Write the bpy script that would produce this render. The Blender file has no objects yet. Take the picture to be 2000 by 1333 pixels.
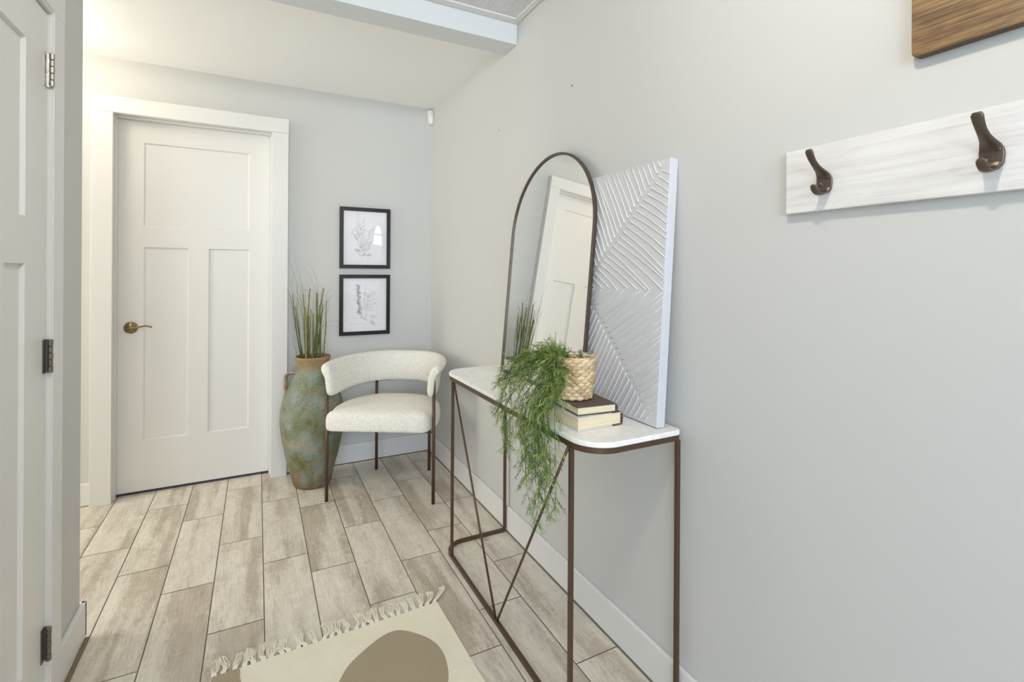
import bpy, bmesh, math, random
from mathutils import Vector, Matrix
random.seed(7)
C = bpy.context.scene.collection
sc = bpy.context.scene
PI = math.pi

# ------------------------------------------------------------------ camera
YAW, ROLL, FPX = 0.476226, 0.0059312, 963.684
fwd = Vector((math.sin(YAW), math.cos(YAW), 0))
rgt = Vector((math.cos(YAW), -math.sin(YAW), 0))
up = Vector((0, 0, 1))
r2 = rgt * math.cos(ROLL) + up * math.sin(ROLL)
u2 = -rgt * math.sin(ROLL) + up * math.cos(ROLL)
cam_d = bpy.data.cameras.new('camera')
cam = bpy.data.objects.new('camera', cam_d)
C.objects.link(cam)
cam_d.sensor_width = 36
cam_d.lens = FPX / 2000 * 36
cam_d.shift_y = -132.99 / 2000
cam_d.clip_start = 0.01
m = Matrix.Identity(4)
for i in range(3):
    m[i][0], m[i][1], m[i][2] = r2[i], u2[i], -fwd[i]
m[0][3], m[1][3], m[2][3] = 0, 0, 1.24
cam.matrix_world = m
sc.camera = cam

# ------------------------------------------------------------------ world, exposure
w = bpy.data.worlds.new('sky')
sc.world = w
w.use_nodes = True
w.node_tree.nodes['Background'].inputs[0].default_value = (1.0, 0.97, 0.94, 1)
w.node_tree.nodes['Background'].inputs[1].default_value = 0.25
sc.view_settings.view_transform = 'Standard'
sc.view_settings.look = 'None'
sc.view_settings.gamma = 1
sc.view_settings.use_curve_mapping = False
sc.view_settings.exposure = -0.15
sc.cycles.diffuse_bounces = 8
sc.cycles.glossy_bounces = 6
sc.cycles.max_bounces = 14
sc.cycles.sample_clamp_indirect = 6.0

def area_light(name, loc, size, rot, power, col):
    d = bpy.data.lights.new(name, 'AREA')
    d.shape = 'RECTANGLE'
    d.size, d.size_y = size
    d.energy = power
    d.color = col
    o = bpy.data.objects.new(name, d)
    C.objects.link(o)
    o.location = loc
    o.rotation_euler = rot
    return o

# daylight standing outside the windows of the living space behind the camera, plus an added hall fill
area_light('daylight_side', (-3.42, -0.75, 1.45), (2.6, 1.7), (PI/2, 0, -PI/2), 4, (0.96, 0.98, 0.97))
area_light('daylight_rear', (-1.45, -3.22, 1.45), (2.1, 1.7), (PI/2, 0, 0), 160, (0.66, 0.80, 0.98))
area_light('daylight_transom', (0.25, -3.22, 2.14), (1.1, 0.5), (PI/2, 0, 0), 75, (0.84, 0.93, 1.03))
area_light('fill_hall', (-2.62, 2.78, 1.35), (0.95, 1.7), (PI/2, 0, -PI/2), 52, (1.0, 0.95, 0.85))  # added fill light at the unseen left end of the hall
P_HALL, P_ENTRY = 7.2, 33.0

# ------------------------------------------------------------------ helpers
def link(name, me, mat=None, parent=None):
    o = bpy.data.objects.new(name, me)
    C.objects.link(o)
    if mat is not None:
        for mm in (mat if isinstance(mat, (list, tuple)) else [mat]):
            me.materials.append(mm)
    if parent is not None:
        o.parent = parent
    return o

def obj(name, bm, mat=None, parent=None, smooth=False, bevel=0, seg=2, sub=0, angle=0.6):
    bmesh.ops.recalc_face_normals(bm, faces=bm.faces[:])
    if smooth:
        for f in bm.faces:
            f.smooth = True
    me = bpy.data.meshes.new(name)
    bm.to_mesh(me)
    bm.free()
    o = link(name, me, mat, parent)
    if bevel:
        b = o.modifiers.new('bevel', 'BEVEL')
        b.width = bevel
        b.segments = seg
        b.limit_method = 'ANGLE'
        b.angle_limit = 0.7
        b.harden_normals = False
    if sub:
        s = o.modifiers.new('sub', 'SUBSURF')
        s.levels = s.render_levels = sub
    return o

def thing(name, loc=(0, 0, 0), rotz=0):
    o = bpy.data.objects.new(name, None)
    C.objects.link(o)
    o.location = loc
    o.rotation_euler = (0, 0, rotz)
    o.empty_display_size = 0.05
    return o

def tag(o, label=None, cat=None, group=None, kind=None):
    if label: o['label'] = label
    if cat: o['category'] = cat
    if group: o['group'] = group
    if kind: o['kind'] = kind
    return o

def struct(name, bm, mat, parent=None, **k):
    o = obj(name, bm, mat, parent, **k)
    if parent is None:
        o['kind'] = 'structure'
    return o

def box(bm, x0, x1, y0, y1, z0, z1, mi=0):
    v = [bm.verts.new(p) for p in ((x0, y0, z0), (x1, y0, z0), (x1, y1, z0), (x0, y1, z0),
                                   (x0, y0, z1), (x1, y0, z1), (x1, y1, z1), (x0, y1, z1))]
    for q in ((0, 3, 2, 1), (4, 5, 6, 7), (0, 1, 5, 4), (1, 2, 6, 5), (2, 3, 7, 6), (3, 0, 4, 7)):
        f = bm.faces.new([v[i] for i in q])
        f.material_index = mi
    return v

def boxes(*bs):
    bm = bmesh.new()
    for b in bs:
        box(bm, *b)
    return bm

def sweep(bm, pts, prof, closed=False, updir=Vector((0, 0, 1)), scale=None, cap=True, mi=0):
    """sweep a closed 2D profile [(side, up)] along pts"""
    pts = [Vector(p) for p in pts]
    n = len(pts)
    rings = []
    for i, p in enumerate(pts):
        if closed:
            t = (pts[(i+1) % n] - pts[i-1])
        else:
            t = pts[min(i+1, n-1)] - pts[max(i-1, 0)]
        t.normalize()
        u = updir if abs(t.dot(updir)) < 0.98 else Vector((0, 1, 0))
        s = t.cross(u).normalized()
        uu = s.cross(t).normalized()
        k = 1.0
        if not closed and 0 < i < n-1 or closed:
            a = (pts[i] - pts[i-1]).normalized()
            b = (pts[(i+1) % n] - pts[i]).normalized()
            c = max(0.3, math.sqrt(max(0.0, (1 + a.dot(b)) / 2)))
            k = 1 / c if c > 0.85 or True else 1
        sc_ = scale[i] if scale else (1, 1)
        if not isinstance(sc_, (tuple, list)): sc_ = (sc_, sc_)
        kk = k if abs(k-1) > 0.05 else 1
        rings.append([bm.verts.new(p + s * a * sc_[0] * kk + uu * b * sc_[1]) for a, b in prof])
    m_ = len(prof)
    rng = range(n) if closed else range(n-1)
    for i in rng:
        A, B = rings[i], rings[(i+1) % n]
        for j in range(m_):
            f = bm.faces.new((A[j], A[(j+1) % m_], B[(j+1) % m_], B[j]))
            f.material_index = mi
    if cap and not closed:
        for r in (rings[0], rings[-1]):
            f = bm.faces.new(r)
            f.material_index = mi
    return rings

def circ(r, n=10):
    return [(r*math.cos(2*PI*i/n), r*math.sin(2*PI*i/n)) for i in range(n)]

def rect(a, b):
    return [(-a/2, -b/2), (a/2, -b/2), (a/2, b/2), (-a/2, b/2)]

def lathe(bm, prof, seg=48, c=(0, 0, 0)):
    rings = []
    for r, z in prof:
        if r < 1e-6:
            rings.append([bm.verts.new((c[0], c[1], c[2]+z))])
        else:
            rings.append([bm.verts.new((c[0]+r*math.cos(2*PI*i/seg), c[1]+r*math.sin(2*PI*i/seg), c[2]+z)) for i in range(seg)])
    for A, B in zip(rings, rings[1:]):
        for i in range(seg):
            j = (i+1) % seg
            if len(A) == 1 and len(B) == 1: continue
            if len(A) == 1: bm.faces.new((A[0], B[j], B[i]))
            elif len(B) == 1: bm.faces.new((A[i], A[j], B[0]))
            else: bm.faces.new((A[i], A[j], B[j], B[i]))

def cat(p, n=8, closed=False):
    """Catmull-Rom through p"""
    p = [Vector(q) for q in p]
    out = []
    N = len(p)
    rng = N if closed else N-1
    for i in range(rng):
        if closed:
            a, b, c, d = p[i-1], p[i], p[(i+1) % N], p[(i+2) % N]
        else:
            a, b, c, d = p[max(i-1, 0)], p[i], p[i+1], p[min(i+2, N-1)]
        for k in range(n):
            t = k/n
            out.append(0.5*((2*b) + (c-a)*t + (2*a-5*b+4*c-d)*t*t + (3*b-a-3*c+d)*t**3))
    if not closed:
        out.append(p[-1])
    return out

# ------------------------------------------------------------------ materials
def mat(name, col, rough=0.5, metal=0.0, spec=0.5, **k):
    mt = bpy.data.materials.new(name)
    mt.use_nodes = True
    b = mt.node_tree.nodes['Principled BSDF']
    b.inputs['Base Color'].default_value = (*col, 1)
    b.inputs['Roughness'].default_value = rough
    b.inputs['Metallic'].default_value = metal
    b.inputs['Specular IOR Level'].default_value = spec
    for kk, v in k.items():
        b.inputs[kk.replace('_', ' ')].default_value = v
    return mt

class N:
    def __init__(s, mt):
        s.t = mt.node_tree
        s.b = s.t.nodes['Principled BSDF']
    def n(s, typ, ins=None, **props):
        nd = s.t.nodes.new(typ)
        for k, v in props.items():
            setattr(nd, k, v)
        for k, v in (ins or {}).items():
            if hasattr(v, 'is_output') or isinstance(v, bpy.types.NodeSocket):
                s.t.links.new(v, nd.inputs[k])
            else:
                nd.inputs[k].default_value = v
        return nd
    def coord(s, scale=(1, 1, 1), which='Object', rot=(0, 0, 0)):
        tc = s.n('ShaderNodeTexCoord')
        return s.n('ShaderNodeMapping', {'Vector': tc.outputs[which], 'Scale': scale, 'Rotation': rot}).outputs[0]
    def noise(s, vec, scale=5, detail=4, rough=0.5, dist=0.0):
        return s.n('ShaderNodeTexNoise', {'Vector': vec, 'Scale': scale, 'Detail': detail, 'Roughness': rough, 'Distortion': dist}).outputs['Fac']
    def ramp(s, fac, stops, interp='LINEAR'):
        r = s.n('ShaderNodeValToRGB', {'Fac': fac})
        r.color_ramp.interpolation = interp
        el = r.color_ramp.elements
        while len(el) < len(stops): el.new(0.5)
        for e, (p, c) in zip(el, stops):
            e.position = p
            e.color = (*c, 1) if len(c) == 3 else c
        return r.outputs[0]
    def mix(s, fac, a, b, typ='MIX'):
        nd = s.n('ShaderNodeMix', data_type='RGBA', blend_type=typ)
        for i, v in ((0, fac), (6, a), (7, b)):
            if isinstance(v, bpy.types.NodeSocket): s.t.links.new(v, nd.inputs[i])
            elif i == 0: nd.inputs[0].default_value = v
            else: nd.inputs[i].default_value = (*v, 1)
        return nd.outputs[2]
    def math(s, op, a, b=0.0):
        nd = s.n('ShaderNodeMath', operation=op)
        for i, v in enumerate((a, b)):
            if isinstance(v, bpy.types.NodeSocket): s.t.links.new(v, nd.inputs[i])
            else: nd.inputs[i].default_value = v
        return nd.outputs[0]
    def bump(s, h, strength=0.2, dist=0.002):
        bp = s.n('ShaderNodeBump', {'Height': h, 'Strength': strength, 'Distance': dist})
        s.t.links.new(bp.outputs[0], s.b.inputs['Normal'])
    def color(s, c): s.t.links.new(c, s.b.inputs['Base Color'])
    def rough(s, c): s.t.links.new(c, s.b.inputs['Roughness'])

def paint(name, col, rough=0.5, tex=0.05, scale=260):
    mt = mat(name, col, rough, spec=0.3)
    q = N(mt)
    v = q.coord()
    q.bump(q.noise(v, scale, 2), tex, 0.001)
    return mt

M_WALL = paint('wall_paint_grey', (0.595, 0.595, 0.577), 0.55, 0.08)
M_WHITE = paint('trim_white', (0.74, 0.735, 0.718), 0.35, 0.02, 120)
M_DOOR = paint('door_white', (0.755, 0.745, 0.722), 0.35, 0.02, 120)
M_CEIL = paint('ceiling_white', (0.88, 0.885, 0.88), 0.7, 0.06)
M_BEAM = paint('beam_paint', (0.66, 0.685, 0.70), 0.5, 0.03)
M_GROUT = mat('grout', (0.165, 0.13, 0.098), 0.9)
M_CAULK = mat('dirty_caulk', (0.20, 0.15, 0.09), 0.8)
M_GAP = mat('painted_gap_shade', (0.035, 0.035, 0.06), 0.5)  # shade below the far door, put into a strip's colour

# near ceiling panels: grey sheets with faint seams
M_PANEL = mat('ceiling_panel', (0.5, 0.5, 0.53), 0.6)
q = N(M_PANEL)
v = q.coord()
g = q.noise(q.coord((30, 3, 1)), 6, 4)
q.color(q.ramp(g, [(0.3, (0.60, 0.60, 0.63)), (0.7, (0.69, 0.69, 0.71))]))

# wood-look floor tile
def floor_mat():
    mt = mat('wood_look_tile', (0.5, 0.45, 0.4), 0.42, spec=0.4)
    q = N(mt)
    tc = q.n('ShaderNodeTexCoord').outputs['Object']
    at = q.n('ShaderNodeAttribute', attribute_name='plank')
    sep = q.n('ShaderNodeSeparateColor', {'Color': at.outputs['Color']})
    off = q.n('ShaderNodeVectorMath', {0: at.outputs['Color'], 1: (37.0, 53.0, 17.0)}, operation='MULTIPLY').outputs[0]
    add = q.n('ShaderNodeVectorMath', {0: tc, 1: off}, operation='ADD').outputs[0]
    def mp(s): return q.n('ShaderNodeMapping', {'Vector': add, 'Scale': s}).outputs[0]
    cloud2 = q.noise(mp((9, 3.0, 1)), 1.3, 5, 0.6, 0.9)
    streak = q.noise(mp((70, 5, 1)), 1.5, 6, 0.7, 0.6)
    fine = q.noise(mp((260, 11, 1)), 1.6, 4, 0.65, 0.3)
    cross = q.noise(mp((16, 75, 1)), 1.0, 3, 0.6, 0.4)
    band = q.noise(mp((9.5, 1.0, 1)), 1.0, 2, 0.5, 0.35)
    torn = q.noise(mp((34, 12, 1)), 1.6, 6, 0.7, 1.2)
    f = q.math('ADD', band, q.math('MULTIPLY', q.math('SUBTRACT', torn, 0.5), 0.34))
    f = q.math('ADD', f, q.math('MULTIPLY', q.math('SUBTRACT', sep.outputs[0], 0.5), 0.10))
    pale = q.ramp(f, [(0.40, (0, 0, 0)), (0.455, (0.6, 0.6, 0.6)), (0.56, (1, 1, 1))])
    g1 = q.math('ADD', q.math('MULTIPLY', cloud2, 0.55), q.math('MULTIPLY', streak, 0.45))
    dk = q.ramp(g1, [(0.32, (0.38, 0.32, 0.25)), (0.65, (0.60, 0.535, 0.44))])
    lt = q.ramp(g1, [(0.30, (0.555, 0.505, 0.425)), (0.50, (0.70, 0.65, 0.56)), (0.68, (0.80, 0.76, 0.665))])
    col = q.mix(pale, dk, lt)
    fl = q.ramp(fine, [(0.33, (0.62, 0.60, 0.58)), (0.52, (1, 1, 1))])
    col = q.mix(0.5, col, fl, 'MULTIPLY')
    cr = q.ramp(cross, [(0.30, (0.80, 0.78, 0.76)), (0.45, (1, 1, 1))])
    col = q.mix(0.6, col, cr, 'MULTIPLY')
    # dark knots and scuffs
    kn = q.noise(mp((20, 9, 1)), 2.4, 7, 0.75, 1.8)
    k = q.ramp(kn, [(0.62, (0, 0, 0)), (0.76, (1, 1, 1))])
    col = q.mix(q.math('MULTIPLY', k, 0.45), col, (0.20, 0.17, 0.14))
    q.color(col)
    q.rough(q.math('ADD', 0.34, q.math('MULTIPLY', cloud2, 0.2)))
    q.bump(q.math('ADD', q.math('MULTIPLY', streak, 0.7), fine), 0.12, 0.0015)
    return mt
M_FLOOR = floor_mat()

# bronze metals
def metal(name, col, rough, metal_=0.85):
    mt = mat(name, col, rough, metal_)
    q = N(mt)
    q.rough(q.math('ADD', rough-0.05, q.math('MULTIPLY', q.noise(q.coord(), 60, 3), 0.12)))
    return mt
M_BRONZE = metal('bronze_tube', (0.115, 0.068, 0.042), 0.38, 0.55)
M_MIRFRAME = metal('mirror_frame_bronze', (0.10, 0.072, 0.055), 0.4, 0.5)
M_HOOK = metal('hook_bronze', (0.13, 0.10, 0.078), 0.36, 0.75)
M_SCREW = metal('screw_metal', (0.10, 0.085, 0.075), 0.3, 0.9)
M_HANDLE = metal('antique_brass', (0.30, 0.215, 0.12), 0.26, 1.0)
M_NICKEL = metal('hinge_nickel', (0.46, 0.45, 0.42), 0.25, 1.0)
M_HINGE = metal('hinge_pewter', (0.20, 0.18, 0.16), 0.42, 0.8)
M_MIRROR = mat('mirror_glass', (0.93, 0.94, 0.93), 0.0, 1.0)

# marble
M_MARBLE = mat('white_marble', (0.85, 0.84, 0.82), 0.25)
q = N(M_MARBLE)
a = q.noise(q.coord((3, 3, 3)), 3.0, 8, 0.62, 1.8)
b_ = q.noise(q.coord(), 40, 4, 0.6)
c = q.ramp(a, [(0.44, (0.90, 0.885, 0.85)), (0.50, (0.80, 0.79, 0.77)), (0.54, (0.90, 0.885, 0.85)), (0.8, (0.92, 0.91, 0.875))])
q.color(q.mix(q.math('MULTIPLY', b_, 0.18), c, (0.74, 0.74, 0.72)))

# boucle
def boucle():
    mt = mat('cream_boucle', (0.80, 0.76, 0.67), 0.95, spec=0.1, Sheen_Weight=0.25)
    q = N(mt)
    v = q.coord()
    vo = q.n('ShaderNodeTexVoronoi', {'Vector': v, 'Scale': 105.0}).outputs['Distance']
    no = q.noise(v, 190, 3, 0.6, 0.8)
    h = q.math('SUBTRACT', no, q.math('MULTIPLY', vo, 0.9))
    q.color(q.ramp(q.math('ADD', h, 0.5), [(0.25, (0.82, 0.785, 0.69)), (0.55, (0.89, 0.86, 0.78)), (0.8, (0.93, 0.91, 0.84))]))
    q.bump(h, 0.8, 0.006)
    return mt
M_BOUCLE = boucle()

# vase
def vase_mat():
    mt = mat('verdigris_pottery', (0.3, 0.35, 0.25), 0.6, spec=0.3)
    q = N(mt)
    v = q.coord()
    big = q.noise(v, 7, 4, 0.55, 0.8)
    col = q.ramp(big, [(0.30, (0.125, 0.115, 0.05)), (0.42, (0.19, 0.19, 0.10)), (0.51, (0.21, 0.245, 0.175)),
                       (0.60, (0.25, 0.30, 0.285)), (0.72, (0.36, 0.335, 0.22))])
    rust = q.ramp(q.noise(q.coord((1, 1, 0.7)), 19, 5, 0.6, 0.4), [(0.585, (0, 0, 0)), (0.655, (1, 1, 1))])
    col = q.mix(q.math('MULTIPLY', rust, 0.75), col, (0.34, 0.15, 0.075))
    och = q.ramp(q.noise(q.coord((1.3, 1.3, 1)), 9, 4, 0.6, 1.0), [(0.54, (0, 0, 0)), (0.72, (1, 1, 1))])
    col = q.mix(q.math('MULTIPLY', och, 0.55), col, (0.40, 0.33, 0.16))
    # the neck and the foot are left in plain clay, as on the pot itself
    z = q.n('ShaderNodeSeparateXYZ', {'Vector': v}).outputs[2]
    zz = q.math('ADD', z, q.math('MULTIPLY', q.math('SUBTRACT', big, 0.5), 0.12))
    neck = q.ramp(zz, [(0.665, (0, 0, 0)), (0.735, (1, 1, 1))])
    foot = q.ramp(zz, [(0.01, (1, 1, 1)), (0.075, (0, 0, 0))])
    col = q.mix(q.math('MULTIPLY', neck, 0.9), col, (0.36, 0.235, 0.12))
    col = q.mix(q.math('MULTIPLY', foot, 0.75), col, (0.23, 0.105, 0.06))
    sp = q.noise(v, 90, 4, 0.65)
    col = q.mix(0.35, col, q.ramp(sp, [(0.35, (0.12, 0.11, 0.06)), (0.65, (0.46, 0.45, 0.36))]), 'OVERLAY')
    q.color(col)
    q.bump(q.noise(v, 35, 5, 0.6), 0.25, 0.004)
    return mt
M_VASE = vase_mat()
M_CLAY = mat('brown_clay', (0.30, 0.215, 0.125), 0.7)
q = N(M_CLAY); q.color(q.ramp(q.noise(q.coord(), 40, 5, 0.6), [(0.3, (0.20, 0.14, 0.075)), (0.7, (0.38, 0.29, 0.18))]))
M_SOIL = mat('dark_inside', (0.04, 0.03, 0.02), 0.9)

def leafmat(name, stops, rough=0.5):
    mt = mat(name, stops[0][1], rough, spec=0.3)
    q = N(mt)
    at = q.n('ShaderNodeAttribute', attribute_name='tint')
    q.color(q.ramp(at.outputs['Fac'], stops))
    return mt
M_LEAF = leafmat('trailing_leaf', [(0.0, (0.035, 0.065, 0.022)), (0.35, (0.10, 0.17, 0.035)), (0.7, (0.22, 0.30, 0.065)), (1.0, (0.46, 0.50, 0.17))])
M_REED = leafmat('reed_green', [(0.0, (0.04, 0.055, 0.018)), (0.45, (0.12, 0.145, 0.04)), (0.75, (0.26, 0.25, 0.09)), (1.0, (0.24, 0.15, 0.065))])

# basket
M_BASKET = mat('water_hyacinth', (0.55, 0.40, 0.22), 0.7)
q = N(M_BASKET)
at = q.n('ShaderNodeAttribute', attribute_name='tint')
f = q.math('ADD', q.math('MULTIPLY', q.noise(q.coord((1, 1, 3)), 90, 4, 0.6), 0.6), q.math('MULTIPLY', at.outputs['Fac'], 0.5))
q.color(q.ramp(f, [(0.25, (0.42, 0.27, 0.13)), (0.55, (0.66, 0.49, 0.29)), (0.85, (0.78, 0.64, 0.44))]))
q.bump(q.noise(q.coord((1, 1, 6)), 120, 4), 0.3, 0.001)
M_LINER = mat('white_liner', (0.78, 0.80, 0.78), 0.5)

M_COVER = mat('brown_cloth_cover', (0.095, 0.062, 0.045), 0.6)
q = N(M_COVER); q.bump(q.noise(q.coord(), 500, 2), 0.15, 0.0006)
M_JACKET = mat('pale_dust_jacket', (0.70, 0.67, 0.66), 0.5)
M_PAGES = mat('cream_pages', (0.74, 0.65, 0.45), 0.8)
q = N(M_PAGES)
pg = q.noise(q.coord((4, 4, 700)), 1.5, 3, 0.6)
q.color(q.ramp(pg, [(0.3, (0.62, 0.52, 0.33)), (0.6, (0.80, 0.72, 0.52))]))

M_CANVAS = paint('canvas_silver_white', (0.62, 0.62, 0.625), 0.42, 0.25, 700)
M_CANVEDGE = paint('canvas_edge_white', (0.60, 0.61, 0.64), 0.55, 0.2, 500)
M_PAINTRIB = mat('thick_white_paint', (0.74, 0.74, 0.735), 0.38)

# wood boards
def wood(name, stops, sc_=(1.5, 3, 90), rough=0.55, bump=0.1, dist=0.7):
    mt = mat(name, stops[0][1], rough)
    q = N(mt)
    g = q.noise(q.coord(sc_), 1.4, 6, 0.62, dist)
    cl = q.noise(q.coord((4, 5, 14)), 1.5, 4, 0.6, 0.5)
    f = q.math('ADD', q.math('MULTIPLY', g, 0.6), q.math('MULTIPLY', cl, 0.4))
    q.color(q.ramp(f, stops))
    q.bump(g, bump, 0.001)
    return mt
M_WHITEWOOD = wood('whitewashed_board', [(0.33, (0.58, 0.55, 0.52)), (0.45, (0.70, 0.685, 0.67)), (0.6, (0.77, 0.76, 0.75))], (2, 2.5, 75), 0.45, 0.1, 0.4)
M_SIGN = wood('stained_brown_wood', [(0.36, (0.05, 0.028, 0.014)), (0.46, (0.15, 0.085, 0.036)), (0.54, (0.25, 0.155, 0.066)), (0.66, (0.35, 0.235, 0.11))], (3, 4, 260), 0.5, 0.3, 0.12)
M_SIGNEDGE = mat('dark_sign_edge', (0.10, 0.065, 0.04), 0.6)

M_FRAME = wood('dark_picture_frame', [(0.4, (0.012, 0.011, 0.012)), (0.6, (0.028, 0.020, 0.016))], (2, 3, 60), 0.3)
M_FRAME.node_tree.nodes['Principled BSDF'].inputs['Specular IOR Level'].default_value = 0.3
M_PAPER = mat('print_paper', (0.88, 0.87, 0.90), 0.6)
M_INK = mat('pencil_ink', (0.40, 0.41, 0.46), 0.8)
M_INK2 = mat('pencil_ink_soft', (0.54, 0.55, 0.59), 0.8)
M_RUG = mat('cream_wool', (0.74, 0.69, 0.56), 0.95, spec=0.1)
q = N(M_RUG)
rn = q.noise(q.coord(), 12, 5, 0.6)
rf = q.noise(q.coord((160, 420, 1)), 1.5, 3, 0.7)
q.color(q.mix(0.4, q.ramp(rn, [(0.3, (0.80, 0.745, 0.58)), (0.7, (0.88, 0.83, 0.675))]), q.ramp(rf, [(0.3, (0.74, 0.675, 0.51)), (0.7, (0.92, 0.875, 0.735))])))
q.bump(rf, 0.4, 0.002)
M_RUGB = mat('taupe_wool', (0.29, 0.235, 0.165), 0.95, spec=0.1)
q = N(M_RUGB)
rf = q.noise(q.coord((180, 420, 1)), 1.5, 3, 0.7)
q.color(q.ramp(rf, [(0.3, (0.32, 0.26, 0.175)), (0.7, (0.46, 0.385, 0.275))]))
q.bump(rf, 0.4, 0.002)
M_FRINGE = mat('fringe_cotton', (0.86, 0.81, 0.69), 0.95, spec=0.1)
M_PLASTIC = mat('white_plastic', (0.75, 0.74, 0.71), 0.3)
M_HOLE = mat('nail_hole', (0.06, 0.05, 0.05), 0.8)

def emit(name, col, strength):
    mt = mat(name, col, 0.4)
    b = mt.node_tree.nodes['Principled BSDF']
    b.inputs['Emission Color'].default_value = (*col, 1)
    b.inputs['Emission Strength'].default_value = strength
    return mt

def glassmat():
    """thin picture glass: clear with a mirror-like sheen that grows at grazing angles"""
    mt = bpy.data.materials.new('thin_glass')
    mt.use_nodes = True
    t = mt.node_tree
    t.nodes.clear()
    o = t.nodes.new('ShaderNodeOutputMaterial')
    mx = t.nodes.new('ShaderNodeMixShader')
    tr = t.nodes.new('ShaderNodeBsdfTransparent')
    gl = t.nodes.new('ShaderNodeBsdfGlossy')
    gl.inputs['Roughness'].default_value = 0.0
    lw = t.nodes.new('ShaderNodeLayerWeight')
    pw = t.nodes.new('ShaderNodeMath'); pw.operation = 'POWER'; pw.inputs[1].default_value = 5.0
    ma = t.nodes.new('ShaderNodeMath'); ma.operation = 'MULTIPLY_ADD'; ma.inputs[1].default_value = 0.7; ma.inputs[2].default_value = 0.045
    t.links.new(lw.outputs['Facing'], pw.inputs[0])
    t.links.new(pw.outputs[0], ma.inputs[0])
    t.links.new(ma.outputs[0], mx.inputs[0])
    t.links.new(tr.outputs[0], mx.inputs[1])
    t.links.new(gl.outputs[0], mx.inputs[2])
    t.links.new(mx.outputs[0], o.inputs[0])
    return mt
M_GLASS = glassmat()

# ================================================================== SETTING
XR, YB = 1.083, 3.333        # right wall face, back wall face
ZH, ZN = 2.382, 2.417        # hall ceiling, near ceiling
XL = -0.522                  # left stub wall face

# ---- floor: staggered wood-look tiles
cols = [-0.673 + 0.1753*i for i in range(-15, 11)]
joint0 = {0: 2.745, 1: 2.504, 2: 2.289, 3: 2.586, 4: 2.339, 5: 2.186, 6: 2.491, 7: 2.095, 8: 2.282, 9: 1.914}
bm = bmesh.new()
lay = bm.loops.layers.float_color.new('plank')
G, T = 0.0018, 0.62
for i in range(-15, 11):
    x0, x1 = -0.673 + 0.1753*i, -0.673 + 0.1753*(i+1)
    if x0 > 1.1: continue
    j0 = joint0.get(i, random.random()*0.62 + 2)
    y = j0 - T*math.ceil((j0 + 3.1)/T)
    while y < 3.46:
        a, b_, c_, d = x0+G, min(x1-G, 1.11), max(y+G, -3.1), min(y+T-G, 3.46)
        if d - c_ > 0.004 and b_ > a:
            col = (random.random(), random.random(), random.random(), 1)
            vs = [bm.verts.new(p) for p in ((a, c_, 0), (b_, c_, 0), (b_, d, 0), (a, d, 0))]
            f = bm.faces.new(vs)
            for l in f.loops: l[lay] = col
        y += T
vs = box(bm, -3.3, 1.12, -3.15, 3.5, -0.05, -0.0015, 1)
struct('floor', bm, [M_FLOOR, M_GROUT])

# ---- walls
struct('wall_right', boxes((XR, XR+0.12, -3.1, 3.47, 0, 2.6)), M_WALL)
DX0, DX1, DZ = -0.700, 0.092, 2.090        # rough opening of the far door
struct('wall_back', boxes((-2.5, DX0, YB, YB+0.13, 0, 2.5), (DX1, XR, YB, YB+0.13, 0, 2.5), (DX0, DX1, YB, YB+0.13, DZ+0.012, 2.5),
                          (DX0-0.1, DX1+0.1, YB+0.13, YB+0.15, 0, 2.5)), M_WALL)
# left stub wall with the closet behind it; opening of the near door is a shallow reveal
LY0, LY1 = 1.187, 1.799
struct('wall_left', boxes((-0.66, XL, LY1+0.012, 2.122, 0, 2.45), (-0.66, XL, 0.9, LY0-0.012, 0, 2.45), (-0.66, XL, LY0-0.012, LY1+0.012, 1.962, 2.45),
                          (-0.70, -0.60, 0.9, 2.10, 0, 2.45), (-3.2, -0.60, 2.0, 2.122, 0, 2.45), (-3.2, -0.60, 0.9, 1.0, 0, 2.45)), M_WALL)
struct('wall_hall', boxes((-2.5, -2.4, 2.12, 3.4, 0, 0.45), (-2.5, -2.4, 2.12, 3.4, 2.25, 2.5), (-2.5, -2.4, 2.12, 2.28, 0.45, 2.25), (-2.5, -2.4, 3.28, 3.4, 0.45, 2.25)), M_WALL)
# rear and side walls of the living space behind the camera
bm = boxes((-3.3, XR+0.1, -3.1, -3.0, 0, 0.6), (-3.3, -2.5, -3.1, -3.0, 0.6, 2.5), (0.9, XR+0.1, -3.1, -3.0, 0.6, 2.5),
           (-2.5, 0.9, -3.1, -3.0, 2.39, 2.5), (-2.5, -0.3, -3.1, -3.0, 2.3, 2.39), (-0.4, -0.3, -3.1, -3.0, 0.6, 2.3), (-0.3, 0.9, -3.1, -3.0, 0.6, 1.9))
struct('wall_rear', bm, M_WALL)
bm = boxes((-3.3, -3.2, -3.1, 0.95, 0, 0.6), (-3.3, -3.2, -3.1, 0.95, 2.3, 2.5), (-3.3, -3.2, -3.1, -2.05, 0.6, 2.3), (-3.3, -3.2, 0.55, 0.95, 0.6, 2.3))
struct('wall_side', bm, M_WALL)

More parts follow.
